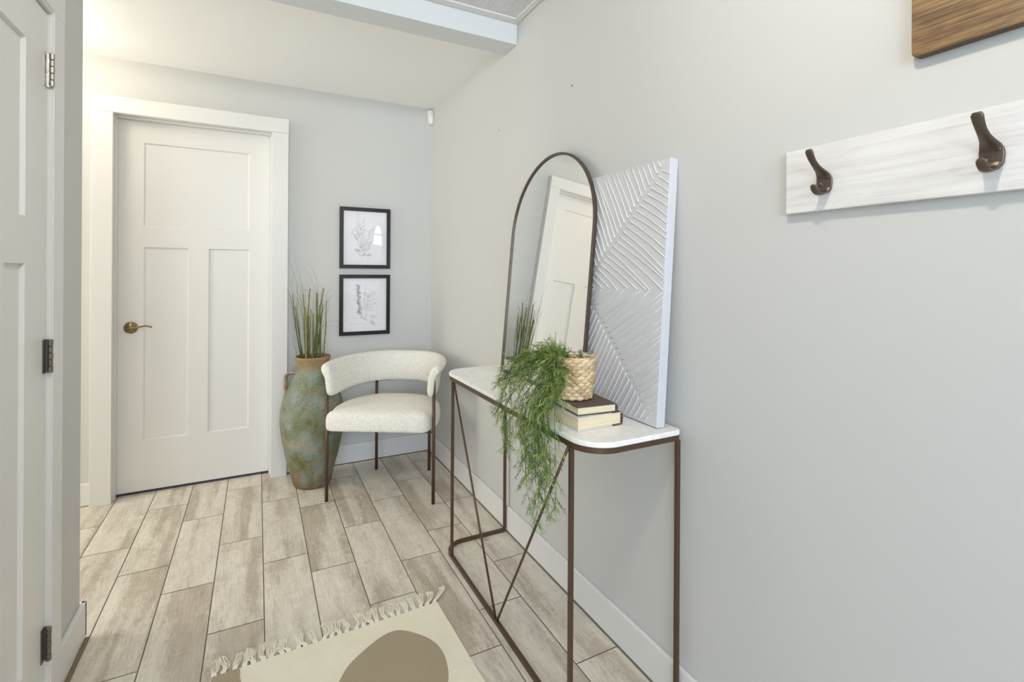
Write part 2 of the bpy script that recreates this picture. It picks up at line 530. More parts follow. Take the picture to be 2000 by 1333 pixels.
def window(name, axis, p, a0, a1, z0, z1, cols_, rows_):
    """frame and muntins; axis 'x' runs along x at y=p, axis 'y' runs along y at x=p"""
    bm = bmesh.new()
    def bar(u0, u1, w0, w1, d):
        if axis == 'x': box(bm, u0, u1, p-d, p+d, w0, w1)
        else: box(bm, p-d, p+d, u0, u1, w0, w1)
    F = 0.045
    bar(a0, a1, z0, z0+F, 0.04); bar(a0, a1, z1-F, z1, 0.04)
    bar(a0, a0+F, z0+F, z1-F, 0.04); bar(a1-F, a1, z0+F, z1-F, 0.04)
    for i in range(1, cols_):
        u = a0 + (a1-a0)*i/cols_
        bar(u-0.014, u+0.014, z0+F, z1-F, 0.02)
    for i in range(1, rows_):
        z = z0 + (z1-z0)*i/rows_
        bar(a0+F, a1-F, z-0.014, z+0.014, 0.018)
    o = struct(name, bm, M_WHITE)
    bm = bmesh.new()
    if axis == 'x': box(bm, a0+F, a1-F, p-0.004, p-0.001, z0+F, z1-F)
    else: box(bm, p-0.004, p-0.001, a0+F, a1-F, z0+F, z1-F)
    obj('pane', bm, M_GLASS, o)
window('window_1', 'y', -3.25, -2.05, 0.55, 0.6, 2.3, 3, 1)
window('window_2', 'x', -3.05, -2.5, -0.4, 0.6, 2.3, 3, 1)
window('window_3', 'x', -3.05, -0.3, 0.9, 1.9, 2.39, 3, 2)

window('added_window', 'y', -2.45, 2.28, 3.28, 0.45, 2.25, 2, 1)  # unseen window added to carry the hall fill light

# ---- ceilings and beam
struct('ceiling', boxes((-2.5, XR, 2.19, YB, ZH, ZH+0.1)), M_CEIL)
struct('ceiling_entry', boxes((-3.2, XR, -3.0, 2.058, ZN, ZN+0.08)), M_PANEL)
bm = bmesh.new()
y = 1.9
for i in range(40):
    x = 0.98 - i*0.1
    if x < -0.5: break
    box(bm, x-0.0015, x+0.0015, -0.2, 2.02, ZN-0.0015, ZN+0.001)
struct('trim_3', bm, M_WHITE)
struct('trim_1', boxes((-0.6, XR, 2.016, 2.058, ZN-0.006, ZN+0.01)), M_WHITE, bevel=0.002)
struct('trim_2', boxes((1.052, XR-0.003, -2.9, 2.016, ZN-0.006, ZN+0.01)), M_WHITE, bevel=0.002)
tag(struct('beam', boxes((-2.5, XR, 2.060, 2.190, 2.317, 2.5)), M_BEAM, bevel=0.003), 'pale grey painted ceiling beam between hall and entry', 'beam', kind='structure')

# ---- baseboards
def base(name, *b, top=0.122):
    return struct(name, boxes(*b), M_WHITE, bevel=0.004)
base('baseboard_right', (1.069, XR, -3.0, YB, 0.004, 0.121))
base('baseboard_back', (0.163, 1.069, 3.318, YB, 0.004, 0.121), (-2.4, -0.777, 3.318, YB, 0.004, 0.121))
base('baseboard_left', (XL, -0.507, 1.886, 2.140, 0.006, 0.125), (-1.2, -0.507, 2.122, 2.140, 0.006, 0.125))
struct('trim_4', boxes((-0.507, -0.496, 1.886, 2.128, 0.0, 0.006)), M_CAULK)
struct('trim_5', boxes((1.0665, 1.069, -2.9, 3.316, 0.0, 0.004), (0.165, 1.066, 3.3155, 3.318, 0.0, 0.004)), M_CAULK)

# nail holes left in the right wall
for i, (y, z) in enumerate(((1.601, 1.971), (2.250, 1.961))):
    bm = bmesh.new()
    lathe(bm, [(0, 0.0006), (0.0035, 0.0006), (0.0035, 0), (0, 0)], 12)
    bmesh.ops.rotate(bm, verts=bm.verts, matrix=Matrix.Rotation(-PI/2, 3, 'Y'))
    o = obj('nail_hole', bm, M_HOLE, bpy.data.objects['wall_right'])
    o.location = (XR, y, z)

# ---- doors
def panel_slab(bm, W, H, th, panels, rec, slope):
    """slab in local u (0..W), v (0..H); front at w=0, facing -w; recessed panels (u0,u1,v0,v1)"""
    us = sorted({0, W, *[p[0] for p in panels], *[p[1] for p in panels]})
    vs_ = sorted({0, H, *[p[2] for p in panels], *[p[3] for p in panels]})
    vert = {}
    def V(u, v, w=0):
        k = (round(u, 5), round(v, 5), round(w, 5))
        if k not in vert: vert[k] = bm.verts.new((u, w, v))
        return vert[k]
    for a, b in zip(us, us[1:]):
        for c_, d in zip(vs_, vs_[1:]):
            if any(p[0] <= a and b <= p[1] and p[2] <= c_ and d <= p[3] for p in panels): continue
            bm.faces.new((V(a, c_), V(b, c_), V(b, d), V(a, d)))
    for (a, b, c_, d) in panels:
        s = slope
        us2 = [u for u in us if a <= u <= b]
        vs2 = [v for v in vs_ if c_ <= v <= d]
        ring = [(u, c_) for u in us2] + [(b, v) for v in vs2[1:]] + [(u, d) for u in us2[::-1][1:]] + [(a, v) for v in vs2[::-1][1:-1]]
        inn = {(a, c_): (a+s, c_+s), (b, c_): (b-s, c_+s), (b, d): (b-s, d-s), (a, d): (a+s, d-s)}
        f = bm.faces.new([V(u, v, rec) for u, v in inn.values()])
        # side strips
        def strip(pts, i0, i1):
            bm.faces.new([V(u, v) for u, v in pts] + [V(*i1, rec), V(*i0, rec)])
        strip([(u, c_) for u in us2], inn[(a, c_)], inn[(b, c_)])
        strip([(b, v) for v in vs2], inn[(b, c_)], inn[(b, d)])
        strip([(u, d) for u in us2[::-1]], inn[(b, d)], inn[(a, d)])
        strip([(a, v) for v in vs2[::-1]], inn[(a, d)], inn[(a, c_)])
    # back and sides
    o = [bm.verts.new((u, th, v)) for u, v in ((0, 0), (W, 0), (W, H), (0, H))]
    bm.faces.new(o[::-1])
    k = [(0, 0), (W, 0), (W, H), (0, H)]
    edge = [[(u, 0) for u in us], [(W, v) for v in vs_], [(u, H) for u in us[::-1]], [(0, v) for v in vs_[::-1]]]
    for i in range(4):
        bm.faces.new([V(u, v) for u, v in edge[i]] + [o[(i+1) % 4], o[i]])

# door_1: far three-panel door
d1 = thing('door_1')
tag(d1, 'white three-panel shaker door with lever handle in the far wall', 'door', kind='structure')
SY = 3.385
bm = bmesh.new()
SX0 = -0.684
panel_slab(bm, 0.765, 2.065, 0.035, [(0.119, 0.638, 1.470, 1.940), (0.121, 0.331, 0.278, 1.358), (0.429, 0.640, 0.278, 1.358)], 0.009, 0.007)
s = obj('slab', bm, M_DOOR, d1)
s.location = (SX0, SY, 0.014)
CY = 3.290
bm = boxes((-0.775, -0.684, CY, YB, 0, 2.080), (0.076, 0.164, CY, YB, 0, 2.080), (-0.777, 0.166, CY, YB, 2.0806, 2.166))
obj('casing', bm, M_WHITE, d1, bevel=0.002)
bm = boxes((DX0, -0.6865, CY+0.008, 3.45, 0, DZ), (0.0785, DX1, CY+0.008, 3.45, 0, DZ), (DX0, DX1, CY+0.008, 3.45, 2.084, DZ+0.012),
           (-0.6865, 0.0785, SY-0.040, SY-0.003, 2.072, 2.084), (0.0665, 0.0785, SY-0.040, SY-0.003, 0, 2.072), (-0.6865, -0.680, SY-0.040, SY-0.003, 0, 2.072))
obj('jamb', bm, M_WHITE, d1, bevel=0.0015)
obj('gap_shade', boxes((-0.684, 0.078, SY+0.001, 3.44, 0, 0.012)), M_GAP, d1)  # dark strip painting the shade in the gap under the slab
h = thing('handle'); h.parent = d1; h.location = (-0.620, SY, 0.925)
bm = bmesh.new()
lathe(bm, [(0, 0.022), (0.011, 0.022), (0.013, 0.014), (0.024, 0.011), (0.031, 0.006), (0.033, 0.0), (0, 0)], 40)
bmesh.ops.rotate(bm, verts=bm.verts, matrix=Matrix.Rotation(PI/2, 3, 'X'))
obj('rose', bm, M_HANDLE, h, smooth=True)
bm = bmesh.new()
pts = cat([(0, -0.010, 0), (0, -0.045, 0.001), (0.012, -0.056, 0.003), (0.035, -0.060, 0.006), (0.065, -0.060, 0.012), (0.090, -0.058, 0.010), (0.104, -0.055, 0.002)], 6)
nn = len(pts)
sweep(bm, pts, circ(0.0075, 12), scale=[(1.0 - 0.25*i/nn, 1.0 - 0.45*i/nn) for i in range(nn)])
obj('lever', bm, M_HANDLE, h, smooth=True)

# door_2: near closet door on the left, closed, hinges showing
d2 = thing('door_2')
tag(d2, 'white panelled closet door at the left edge with three butt hinges', 'door', kind='structure')
bm = bmesh.new()
DW = LY1 - LY0 - 0.006
panel_slab(bm, DW, 1.932, 0.035, [(0.137, DW-0.137, 1.362, 1.812), (0.137, 0.252, 0.20, 1.243), (DW-0.252, DW-0.137, 0.20, 1.243)], 0.0105, 0.002)
s = obj('slab', bm, M_DOOR, d2)
s.location = (-0.5185, LY1-0.003, 0.014)
s.rotation_euler = (0, 0, -PI/2)      # local u runs to -y from the hinge, local w goes to -x
s.matrix_world = Matrix(((0, -1, 0, -0.5185), (-1, 0, 0, LY1-0.003), (0, 0, 1, 0.014), (0, 0, 0, 1)))
bm = boxes((XL, -0.504, LY1+0.004, 1.884, 0, 1.957), (XL, -0.504, LY0-0.085, LY0-0.004, 0, 1.957), (XL, -0.504, LY0-0.087, 1.886, 1.9576, 2.045))
obj('casing', bm, M_WHITE, d2, bevel=0.0015)
bm = boxes((-0.60, -0.507, LY1, LY1+0.010, 0, 1.958), (-0.60, -0.507, LY0-0.010, LY0, 0, 1.958), (-0.60, -0.507, LY0, LY1, 1.950, 1.958))
obj('jamb', bm, M_WHITE, d2)
for i, zc in enumerate((1.790, 1.004, 0.212)):
    mm = M_NICKEL if i == 0 else M_HINGE
    hg = thing('hinge'); hg.parent = d2; hg.location = (-0.5048, LY1-0.012, zc)
    hg['label'] = ('bright nickel hinge' if i == 0 else 'dark pewter hinge')
    lb = [(-0.0150, -0.0068, 0.0050, 0.0068, -0.046, 0.046), (-0.0138, -0.0112, -0.0130, 0.0070, -0.046, 0.046)]
    for k in (0, 2, 4):
        lb.append((-0.0070, -0.0010, 0.0045, 0.0066, -0.046+k*0.0184+0.0006, -0.046+(k+1)*0.0184-0.0006))
    obj('leaf', boxes(*lb), mm, hg)
    bm = bmesh.new()
    for k in range(5):
        z0 = -0.046 + k*0.0184
        r = 0.0060 if k % 2 == 0 else 0.0055
        lathe(bm, [(0, z0+0.0006), (r-0.001, z0+0.0006), (r, z0+0.0016), (r, z0+0.0168), (r-0.001, z0+0.0178), (0, z0+0.0178)], 20)
    obj('knuckle', bm, mm, hg)

# ---- lamps of the place (both out of the frame)
def ceiling_lamp(name, loc, power, col, label, r=0.12, drop=0.10):
    t = thing(name, loc)
    tag(t, label, 'lamp')
    bm = bmesh.new(); lathe(bm, [(0, 0), (r*0.7, 0), (r*0.72, -0.02), (0.02, -0.025), (0.02, -drop*0.5), (0, -drop*0.5)], 32)
    obj('canopy', bm, M_WHITE, t, smooth=True)
    area = 4*PI*(r*0.75)**2
    bm = bmesh.new()
    bmesh.ops.create_icosphere(bm, subdivisions=4, radius=r*0.75)
    bmesh.ops.translate(bm, verts=bm.verts, vec=(0, 0, -drop*0.5 - r*0.75))
    obj('globe', bm, emit(name + '_glow', col, power/(area*PI)), t, smooth=True)
ceiling_lamp('hall_lamp', (-0.93, 2.86, ZH), P_HALL, (1.0, 0.90, 0.74), 'glass globe lamp on the hall ceiling left of the far door', 0.11, 0.06)
ceiling_lamp('entry_lamp', (0.25, 0.28, ZN), P_ENTRY, (1.0, 0.91, 0.76), 'glass globe lamp on the panelled entry ceiling', 0.085, 0.06)

# motion sensor in the corner
t = thing('motion_sensor', (XR, YB, 2.318))
tag(t, 'small white motion sensor high in the corner of far and right walls', 'sensor')
bm = bmesh.new()
rings = []
for z, k in ((-0.047, 0.55), (-0.040, 0.75), (0.0, 0.92), (0.040, 1.0), (0.047, 0.9)):
    pr = [(-0.004, -0.002), (-0.034*k - .004, -0.002), (-0.040*k, -0.012), (-0.036*k, -0.028*k-.002), (-0.028*k, -0.036*k), (-0.012, -0.040*k), (-0.002, -0.034*k - .004), (-0.002, -0.004)]
    rings.append([bm.verts.new((a, b, z)) for a, b in pr])
for A, B in zip(rings, rings[1:]):
    for j in range(8): bm.faces.new((A[j], A[(j+1) % 8], B[(j+1) % 8], B[j]))
bm.faces.new(rings[0]); bm.faces.new(rings[-1])
obj('housing', bm, M_PLASTIC, t, bevel=0.002)

# ================================================================== CONSOLE TABLE
t = thing('console_table', (0.91, 1.57, 0))
tag(t, 'slim console table with white marble top and bronze tube frame along right wall', 'console table')
XF, XB = 0.757, 1.060
YN, YF = 1.026, 2.118
def outline(x0, x1, y0, y1, rf, rb, n=10):
    """closed plan outline, rounded front (x0) corners rf, rear corners rb, starting rear-near, ccw"""
    o = []
    def arc(cx, cy, r, a0, a1):
        for i in range(n+1):
            a = a0 + (a1-a0)*i/n
            o.append((cx + r*math.cos(a), cy + r*math.sin(a)))
    arc(x1-rb, y0+rb, rb, 0, -PI/2)
    arc(x0+rf, y0+rf, rf, -PI/2, -PI)
    arc(x0+rf, y1-rf, rf, PI, PI/2)
    arc(x1-rb, y1-rb, rb, PI/2, 0)
    return o
def rel(p, o=(0.91, 1.57, 0)): return (p[0]-o[0], p[1]-o[1], p[2]-o[2])
ol = outline(XF-0.007, 1.070, YN-0.010, YF+0.010, 0.092, 0.02)
bm = bmesh.new()
lo = [bm.verts.new(rel((x, y, 0.7855))) for x, y in ol]
hi = [bm.verts.new(rel((x, y, 0.8005))) for x, y in ol]
bm.faces.new(hi); bm.faces.new(lo[::-1])
for i in range(len(ol)):
    j = (i+1) % len(ol); bm.faces.new((lo[i], lo[j], hi[j], hi[i]))
obj('marble_top', bm, M_MARBLE, t, bevel=0.004, seg=3)
ob = outline(XF, XB, YN, YF, 0.085, 0.004, 10)
TU = 0.012
bm = bmesh.new()
sweep(bm, [rel((x, y, 0.7775)) for x, y in ob], rect(TU, 0.0155), closed=True)
obj('top_rail', bm, M_BRONZE, t)
# base rail: front and both curved ends, open along the wall
bot = ob[11:-11]
op = [(XB, YN)] + list(bot) + [(XB, YF)]
bm = bmesh.new()
sweep(bm, [rel((x, y, 0.0075)) for x, y in op], rect(TU, 0.015))
obj('base_rail', bm, M_BRONZE, t)
for (x, y) in ((XF, YN+0.085), (XF, YF-0.085-0.01), (XB, YN), (XB, YF)):
    obj('leg', boxes((x-0.91-TU/2, x-0.91+TU/2, y-1.57-TU/2, y-1.57+TU/2, 0.014, 0.771)), M_BRONZE, t, bevel=0.001)
for (y0, y1) in ((YF-0.085-0.022, 1.578), (YN+0.085+0.012, 1.566)):
    bm = bmesh.new()
    sweep(bm, [rel((XF, y0, 0.770)), rel((XF, y1, 0.014))], circ(0.0042, 10), updir=Vector((1, 0, 0)))
    obj('strut', bm, M_BRONZE, t, smooth=True)

# ================================================================== CANVAS
TOPZ = 0.8008
t = thing('textured_canvas', (1.0048, 1.05, TOPZ+0.0022))
tag(t, 'square white relief canvas leaning on the wall behind mirror and books', 'artwork')
th = math.atan2(0.0475, 0.774)
t.rotation_euler = (0, th, 0)      # local: u -> +y, v -> z (leaning), front faces -x
S, DEP = 0.774, 0.030
obj('stretched_canvas', boxes((0, DEP, 0, S, 0, S)), [M_CANVEDGE], t, bevel=0.002)
obj('canvas_face', boxes((-0.0008, 0.0004, 0.002, S-0.002, 0.002, S-0.002)), M_CANVAS, t)
bm = bmesh.new()
H = S/2
def rib(u0, v0, du, dv, umax, vmax):
    """from the spine outwards until an edge of the quadrant (local quadrant coords 0..H, corner at 0,0 centre at H,H)"""
    n = 7
    pts = []
    L = 1e9
    if du > 0: L = min(L, (umax-u0)/du)
    if du < 0: L = min(L, (u0-0.001)/-du)
    if dv > 0: L = min(L, (vmax-v0)/dv)
    if dv < 0: L = min(L, (v0-0.001)/-dv)
    if L < 0.012: return None
    wob = random.uniform(-0.004, 0.004)
    for i in range(n):
        k = i/(n-1)
        bend = math.sin(k*PI)*min(0.004, L*0.012)
        k = (0, .03, .12, .3, .5, .75, 1)[i]
        bend = math.sin(k*PI)*min(0.004, L*0.012)
        pts.append((u0+du*L*k + (-dv)*bend*SGN[0] + wob*k*k*abs(dv), v0+dv*L*k + du*bend*SGN[0] + wob*k*k*abs(du)))
    return pts
SGN = [1]
for qu in (0, 1):
    for qv in (0, 1):
        for side in (0, 1):
            k = 0.0
            s0 = 0.018
            while s0 < H*1.0:
                # spine point at (s0, s0) from the corner; ribs point back to the centre side
                ang = math.radians(random.uniform(57, 61))
                du, dv = math.cos(ang), -math.sin(ang)
                off = 0.009
                a0, b0 = s0 + off*0.3, s0 - off
                if b0 < 0.004:
                    s0 += 0.0165; continue
                SGN[0] = -1
                P = rib(a0, b0, du, dv, H-0.002, H)
                if P:
                    if side: P = [(b, a) for a, b in P]
                    P = [(min(max(a, 0.001), H), min(max(b, 0.001), H)) for a, b in P]
                    P = [((S-a) if qu else a, (S-b) if not qv else b) for a, b in P]
                    n = len(P)
                    sc_ = [((2.0 if i == 0 else 1.6 if i == 1 else 1.0-0.25*i/n), (1.5 if i == 0 else 1.2 if i == 1 else 1.0)) for i in range(n)]
                    prof = [(-0.0016, -0.0008), (-0.0012, 0.0020), (0, 0.0031), (0.0012, 0.0020), (0.0016, -0.0008)]
                    sweep(bm, [Vector((-0.0008, a, b)) for a, b in P], prof, updir=Vector((-1, 0, 0)), scale=sc_)
                s0 += 0.0150
obj('paint_ridges', bm, M_PAINTRIB, t, smooth=True)

# ================================================================== MIRROR
t = thing('arched_mirror', (0.9700, 1.682, TOPZ))
tag(t, 'tall arched mirror in thin dark bronze frame leaning on console table', 'mirror')
t.rotation_euler = (0, math.radians(4.93), -math.radians(0.5))
HW, HT, FD, FW = 0.3135, 0.921, 0.0130, 0.0095
def arch(hw, z0, zs, n=32):
    o = [(-hw, z0)]
    o += [(-hw*math.cos(PI*i/n), zs + hw*math.sin(PI*i/n)) for i in range(n+1)]
    return o + [(hw, z0)]
A = arch(HW, 0, HT-HW)
B = arch(HW-FW, FW, HT-HW)
bm = bmesh.new()
nA = len(A)
ring = []
for x, L_ in ((0, A), (FD, A), (FD, B), (0, B)):
    ring.append([bm.verts.new((x, a, z)) for a, z in L_])
for k in range(4):
    P, Q = ring[k], ring[(k+1) % 4]
    for i in range(nA):
        j = (i+1) % nA
        bm.faces.new((P[i], P[j], Q[j], Q[i]))
obj('frame', bm, M_MIRFRAME, t, bevel=0.0012)
bm = bmesh.new()
G_ = arch(HW-FW+0.0005, FW-0.0005, HT-HW)
f0 = [bm.verts.new((0.006, a, z)) for a, z in G_]
f1 = [bm.verts.new((0.010, a, z)) for a, z in G_]
bm.faces.new(f0); bm.faces.new(f1[::-1])
for i in range(nA):
    j = (i+1) % nA; bm.faces.new((f0[i], f1[i], f1[j], f0[j]))
obj('mirror_glass', bm, M_MIRROR, t)
bm = bmesh.new()
G_ = arch(HW-FW+0.0005, FW-0.0005, HT-HW)
f0 = [bm.verts.new((0.0104, a, z)) for a, z in G_]
f1 = [bm.verts.new((0.0125, a, z)) for a, z in G_]
bm.faces.new(f0); bm.faces.new(f1[::-1])
for i in range(nA):
    j = (i+1) % nA; bm.faces.new((f0[i], f1[i], f1[j], f0[j]))
obj('backing', bm, M_SIGNEDGE, t)

# ================================================================== BOOKS
def book(loc, rz, W, D, Hh, top, under, label, band=None):
    """spine on local +x; fore-edge, head and tail of the pages show on the other sides"""
    t = thing('book', loc, rz)
    tag(t, label, 'book', 'books under the basket')
    c = 0.0026
    bm = bmesh.new()
    box(bm, 0, W-0.004, 0, D, 0, c, 1)
    box(bm, 0, W-0.004, 0, D, Hh-c, Hh, 0)
    # rounded spine
    rs = []
    for z, x in ((0, W-0.005), (0.004, W), (Hh*0.5, W+0.002), (Hh-0.004, W), (Hh, W-0.005), (Hh-c, W-0.0055), (Hh*0.5, W-0.003), (c, W-0.0055)):
        rs.append((bm.verts.new((x, 0, z)), bm.verts.new((x, D, z))))
    for i in range(8):
        j = (i+1) % 8
        f = bm.faces.new((rs[i][0], rs[j][0], rs[j][1], rs[i][1])); f.material_index = 2
    for k in (0, 1):
        f = bm.faces.new([r[k] for r in rs]); f.material_index = 2
    obj('cover', bm, [top, under, M_COVER], t)
    if band:
        b2 = boxes((W*0.76, W-0.0045, -0.0004, D+0.0004, Hh-0.0002, Hh+0.0006), (W*0.76, W-0.0045, -0.0004, D+0.0004, -0.0004, c+0.0008))
        obj('cloth_boards', b2, M_COVER, t)
    obj('pages', boxes((0.002, W-0.006, 0.002, D-0.002, c, Hh-c)), M_PAGES, t, bevel=0.0012)
book((0.790, 1.128, TOPZ+0.0006), 0, 0.157, 0.225, 0.0365, M_JACKET, M_JACKET, 'cream paged book in pale dust jacket, lying on the marble under the brown book', True)
book((0.800, 1.144, TOPZ+0.0378), -0.10, 0.131, 0.200, 0.0250, M_COVER, M_COVER, 'dark brown hardback lying on top, directly beneath the woven basket')
BZ = TOPZ + 0.0378 + 0.0256

# ================================================================== TRAILING PLANT IN BASKET
BX, BY = 0.857, 1.248
t = thing('trailing_plant', (BX, BY, BZ))
tag(t, 'feathery green trailing plant in woven basket pot standing on two books', 'potted plant')
BH = 0.124
def brad(z): return 0.0530 + 0.0105*(z/BH)
bm = bmesh.new()
lathe(bm, [(0, 0.001), (0.0495, 0.001), (0.051, 0.003), (0.0605, BH-0.004), (0.0585, BH-0.004), (0.047, 0.012), (0, 0.012)], 40)
lay = bm.verts.layers.float.new('tint')
for vv in bm.verts: vv[lay] = 0.2
# chunky woven strands: rows of overlapping slanted lozenges
rows = 12
for r in range(rows):
    zc = 0.008 + (BH-0.014)*r/(rows-1)
    ncol = 14
    for k in range(ncol):
        a0 = 2*PI*(k + 0.5*(r % 2))/ncol
        span = 2*PI/ncol*0.86
        ti = random.random()
        R = brad(zc)
        pts, sc_ = [], []
        for i in range(6):
            q_ = i/5 - 0.5
            a = a0 + span*2*q_*0.62
            rr = R + 0.0032*math.cos(q_*PI) - 0.0012
            pts.append((rr*math.cos(a), rr*math.sin(a), zc + 0.0016*q_*2 + random.uniform(-.0004, .0004)))
            s_ = 0.45 + 0.75*math.cos(q_*PI*0.92)
            sc_.append((1.0, s_))
        n0 = len(bm.verts)
        rg = sweep(bm, pts, [(0.0030*math.cos(x), 0.0060*math.sin(x)) for x in [2*PI*i/8 for i in range(8)]], scale=sc_)
        for ring_ in rg:
            for vv in ring_: vv[lay] = ti
# rim braid
for ph in (0, PI):
    pts = []
    for i in range(96):
        a = 2*PI*i/96
        pts.append(((0.0640 + 0.0014*math.cos(a*16+ph))*math.cos(a), (0.0640 + 0.0014*math.cos(a*16+ph))*math.sin(a), BH + 0.0018*math.sin(a*16+ph)))
    rg = sweep(bm, pts, circ(0.0028, 7), closed=True)
    for i, ring_ in enumerate(rg):
        for vv in ring_: vv[lay] = 0.4 + 0.4*math.sin(i*0.3)
obj('basket', bm, M_BASKET, t, smooth=True)
bm = bmesh.new()
lathe(bm, [(0.0605, BH-0.003), (0.0605, BH+0.001), (0.059, BH+0.001), (0.055, BH-0.04), (0, BH-0.042)], 40)
obj('liner', bm, M_LINER, t, smooth=True)

def needle(bm, lay, p, d, L, wdt, ti, nrm=None):
    d = d.normalized()
    s = d.cross(nrm if nrm is not None else Vector((random.uniform(-1, 1), random.uniform(-1, 1), random.uniform(-1, 1))))
    if s.length < 1e-4: return
    s.normalize()
    n = s.cross(d)
    q0, q1, q2 = p, p + d*L*0.5 + Vector((0, 0, -L*0.04)), p + d*L + Vector((0, 0, -L*0.16))
    vs = [bm.verts.new(q0), bm.verts.new(q1 + s*wdt), bm.verts.new(q1 - s*wdt), bm.verts.new(q1 + n*wdt*0.8), bm.verts.new(q2)]
    for vv in vs: vv[lay] = ti
    for a, b, c_ in ((0, 1, 3), (0, 3, 2), (0, 2, 1), (4, 3, 1), (4, 2, 3), (4, 1, 2)):
        bm.faces.new((vs[a], vs[b], vs[c_]))

bm = bmesh.new(); lay = bm.verts.layers.float.new('tint')
bs = bmesh.new(); lays = bs.verts.layers.float.new('tint')
rnd = random.Random(11)
def vine(path, dens=1.0, base_t=0.4, wide=1.0):
    pts = cat(path, 7)
    n = len(pts)
    rg = sweep(bs, pts, circ(0.0011, 5), scale=[1.3-0.8*i/n for i in range(n)])
    for r_ in rg:
        for vv in r_: vv[lays] = 0.25
    acc = 0
    step = 0.017
    for i in range(2, n-1):
        seg = pts[i+1]-pts[i]
        acc += seg.length
        while acc > step/dens:
            acc -= step/dens
            T_ = seg.normalized()
            # a side twig that carries forked needles
            rv = Vector((rnd.uniform(-1, 1), rnd.uniform(-1, 1), rnd.uniform(-0.6, 0.8)))
            side = (rv - T_*rv.dot(T_)).normalized()
            d = (T_*0.85 + side*0.8*wide + Vector((0, 0, -0.12))).normalized()
            Lt = rnd.uniform(0.022, 0.046)*(1.0 if i < n*0.8 else 0.75)
            p0 = pts[i] + seg*rnd.random()
            tw = [p0 + d*Lt*k/3 + Vector((0, 0, -0.006*(k/3)**2)) for k in range(4)]
            rr = sweep(bs, tw, circ(0.0007, 4))
            ti0 = base_t + rnd.uniform(-0.35, 0.45)
            for r_ in rr:
                for vv in r_: vv[lays] = max(0.1, ti0-0.2)
            nl = 3
            for k in range(nl):
                q_ = tw[0].lerp(tw[3], (k+0.8)/nl)
                sd = d.cross(Vector((rnd.uniform(-1, 1), rnd.uniform(-1, 1), rnd.uniform(-1, 1)))).normalized()
                for sg in (1, -1):
                    dd = (d*0.9 + sd*sg*rnd.uniform(0.36, 0.62))
                    needle(bm, lay, q_, dd, rnd.uniform(0.014, 0.023), 0.00092, max(0, min(1, ti0 + rnd.uniform(-.15, .15))))
            needle(bm, lay, tw[3], d, rnd.uniform(0.014, 0.022), 0.00098, max(0, min(1, ti0+0.1)))
o0 = Vector((BX, BY, BZ))
def R_(a, b): return rnd.uniform(a, b)
def L_(*p): return Vector(p) - o0
# long cascade over the table front near the basket
for k in range(11):
    yb = R_(1.13, 1.23); xe = R_(0.675, 0.725)
    zend = R_(0.50, 0.66)
    vine([L_(BX+R_(-.03, .01), BY+R_(-.02, .03), 0.955), L_(0.80, BY+R_(.02, .06), 0.995), L_(0.752, yb+R_(0, .06), 0.945),
          L_(xe+0.02, yb+0.03, 0.86), L_(xe, yb+R_(-.02, .03), 0.74), L_(xe+R_(0, .02), yb+R_(0, .04), max(0.62, zend+.06)), L_(xe+R_(0, .03), yb+R_(0, .06), zend)], 1.0, 0.50)
# curtain of shorter strands, further along the front
for k in range(19):
    yb = R_(1.18, 1.46)
    xe = R_(0.665, 0.735)
    zend = R_(0.64, 0.80) - (0.03 if 1.24 < yb < 1.38 else 0)
    vine([L_(BX+R_(-.04, .01), BY+R_(-.01, .04), 0.955), L_(0.815, BY+R_(.03, .09), 0.990+R_(-.015, .012)), L_(0.775, yb-R_(0, .04), 0.965+R_(-.03, .015)),
          L_(xe+0.03, yb, 0.89+R_(-.03, .02)), L_(xe, yb+R_(-.01, .02), 0.82), L_(xe+R_(-.01, .02), yb+R_(-.02, .02), zend)], 1.0, 0.52)
# short sprays hanging down over the left of the basket itself
for k in range(4):
    xa = R_(0.770, 0.795)
    vine([L_(BX+R_(-.04, .0), BY+R_(-.02, .03), 0.955), L_(xa+0.01, BY-R_(.0, .035), 1.003), L_(xa-.015, BY-R_(.03, .06), 0.985), L_(xa-R_(.02, .03), BY-R_(.045, .07), R_(.92, .95)), L_(xa-R_(.03, .04), BY-R_(.045, .07), R_(.86, .90))], 1.0, 0.55, 0.8)
# arching top sprays going up and along the table
for k in range(22):
    yb = R_(1.30, 1.53)
    zt = R_(0.972, 1.012) - max(0, yb-1.45)*0.3
    x1 = R_(0.745, 0.86)
    vine([L_(BX+R_(-.035, .01), BY+R_(0, .045), 0.955), L_(BX+R_(-.04, .0), BY+0.07, zt), L_((BX+x1)/2, (BY+yb)/2+.05, zt+R_(-.005, .01)),
          L_(x1, yb, zt-R_(.02, .06)), L_(x1-R_(.01, .03), yb+R_(.01, .04), zt-R_(.07, .14))], 1.0, 0.55)
# a stray spray to the far side, on the marble
for k in range(3):
    vine([L_(0.80, 1.30, 0.975), L_(0.77, 1.39, 0.955), L_(0.765, 1.47, 0.915+0.01*k), L_(0.76, 1.53+0.01*k, 0.875), L_(0.757, 1.565+.005*k, 0.855)], 0.9, 0.35)
# thin tips rising at the basket mouth
for k in range(14):
    a = R_(-0.5, 3.6)
    p = Vector((BX + 0.035*math.cos(a), BY + 0.04*math.sin(a), BZ+0.085))
    vine([p-o0, p-o0+Vector((R_(-.01, .0), R_(0, .01), .025)), p-o0+Vector((R_(-.02, .01), R_(-.01, .03), R_(.03, .048)))], 0.8, 0.25, 0.5)
obj('foliage', bm, M_LEAF, t)
obj('stems', bs, M_LEAF, t, smooth=True)

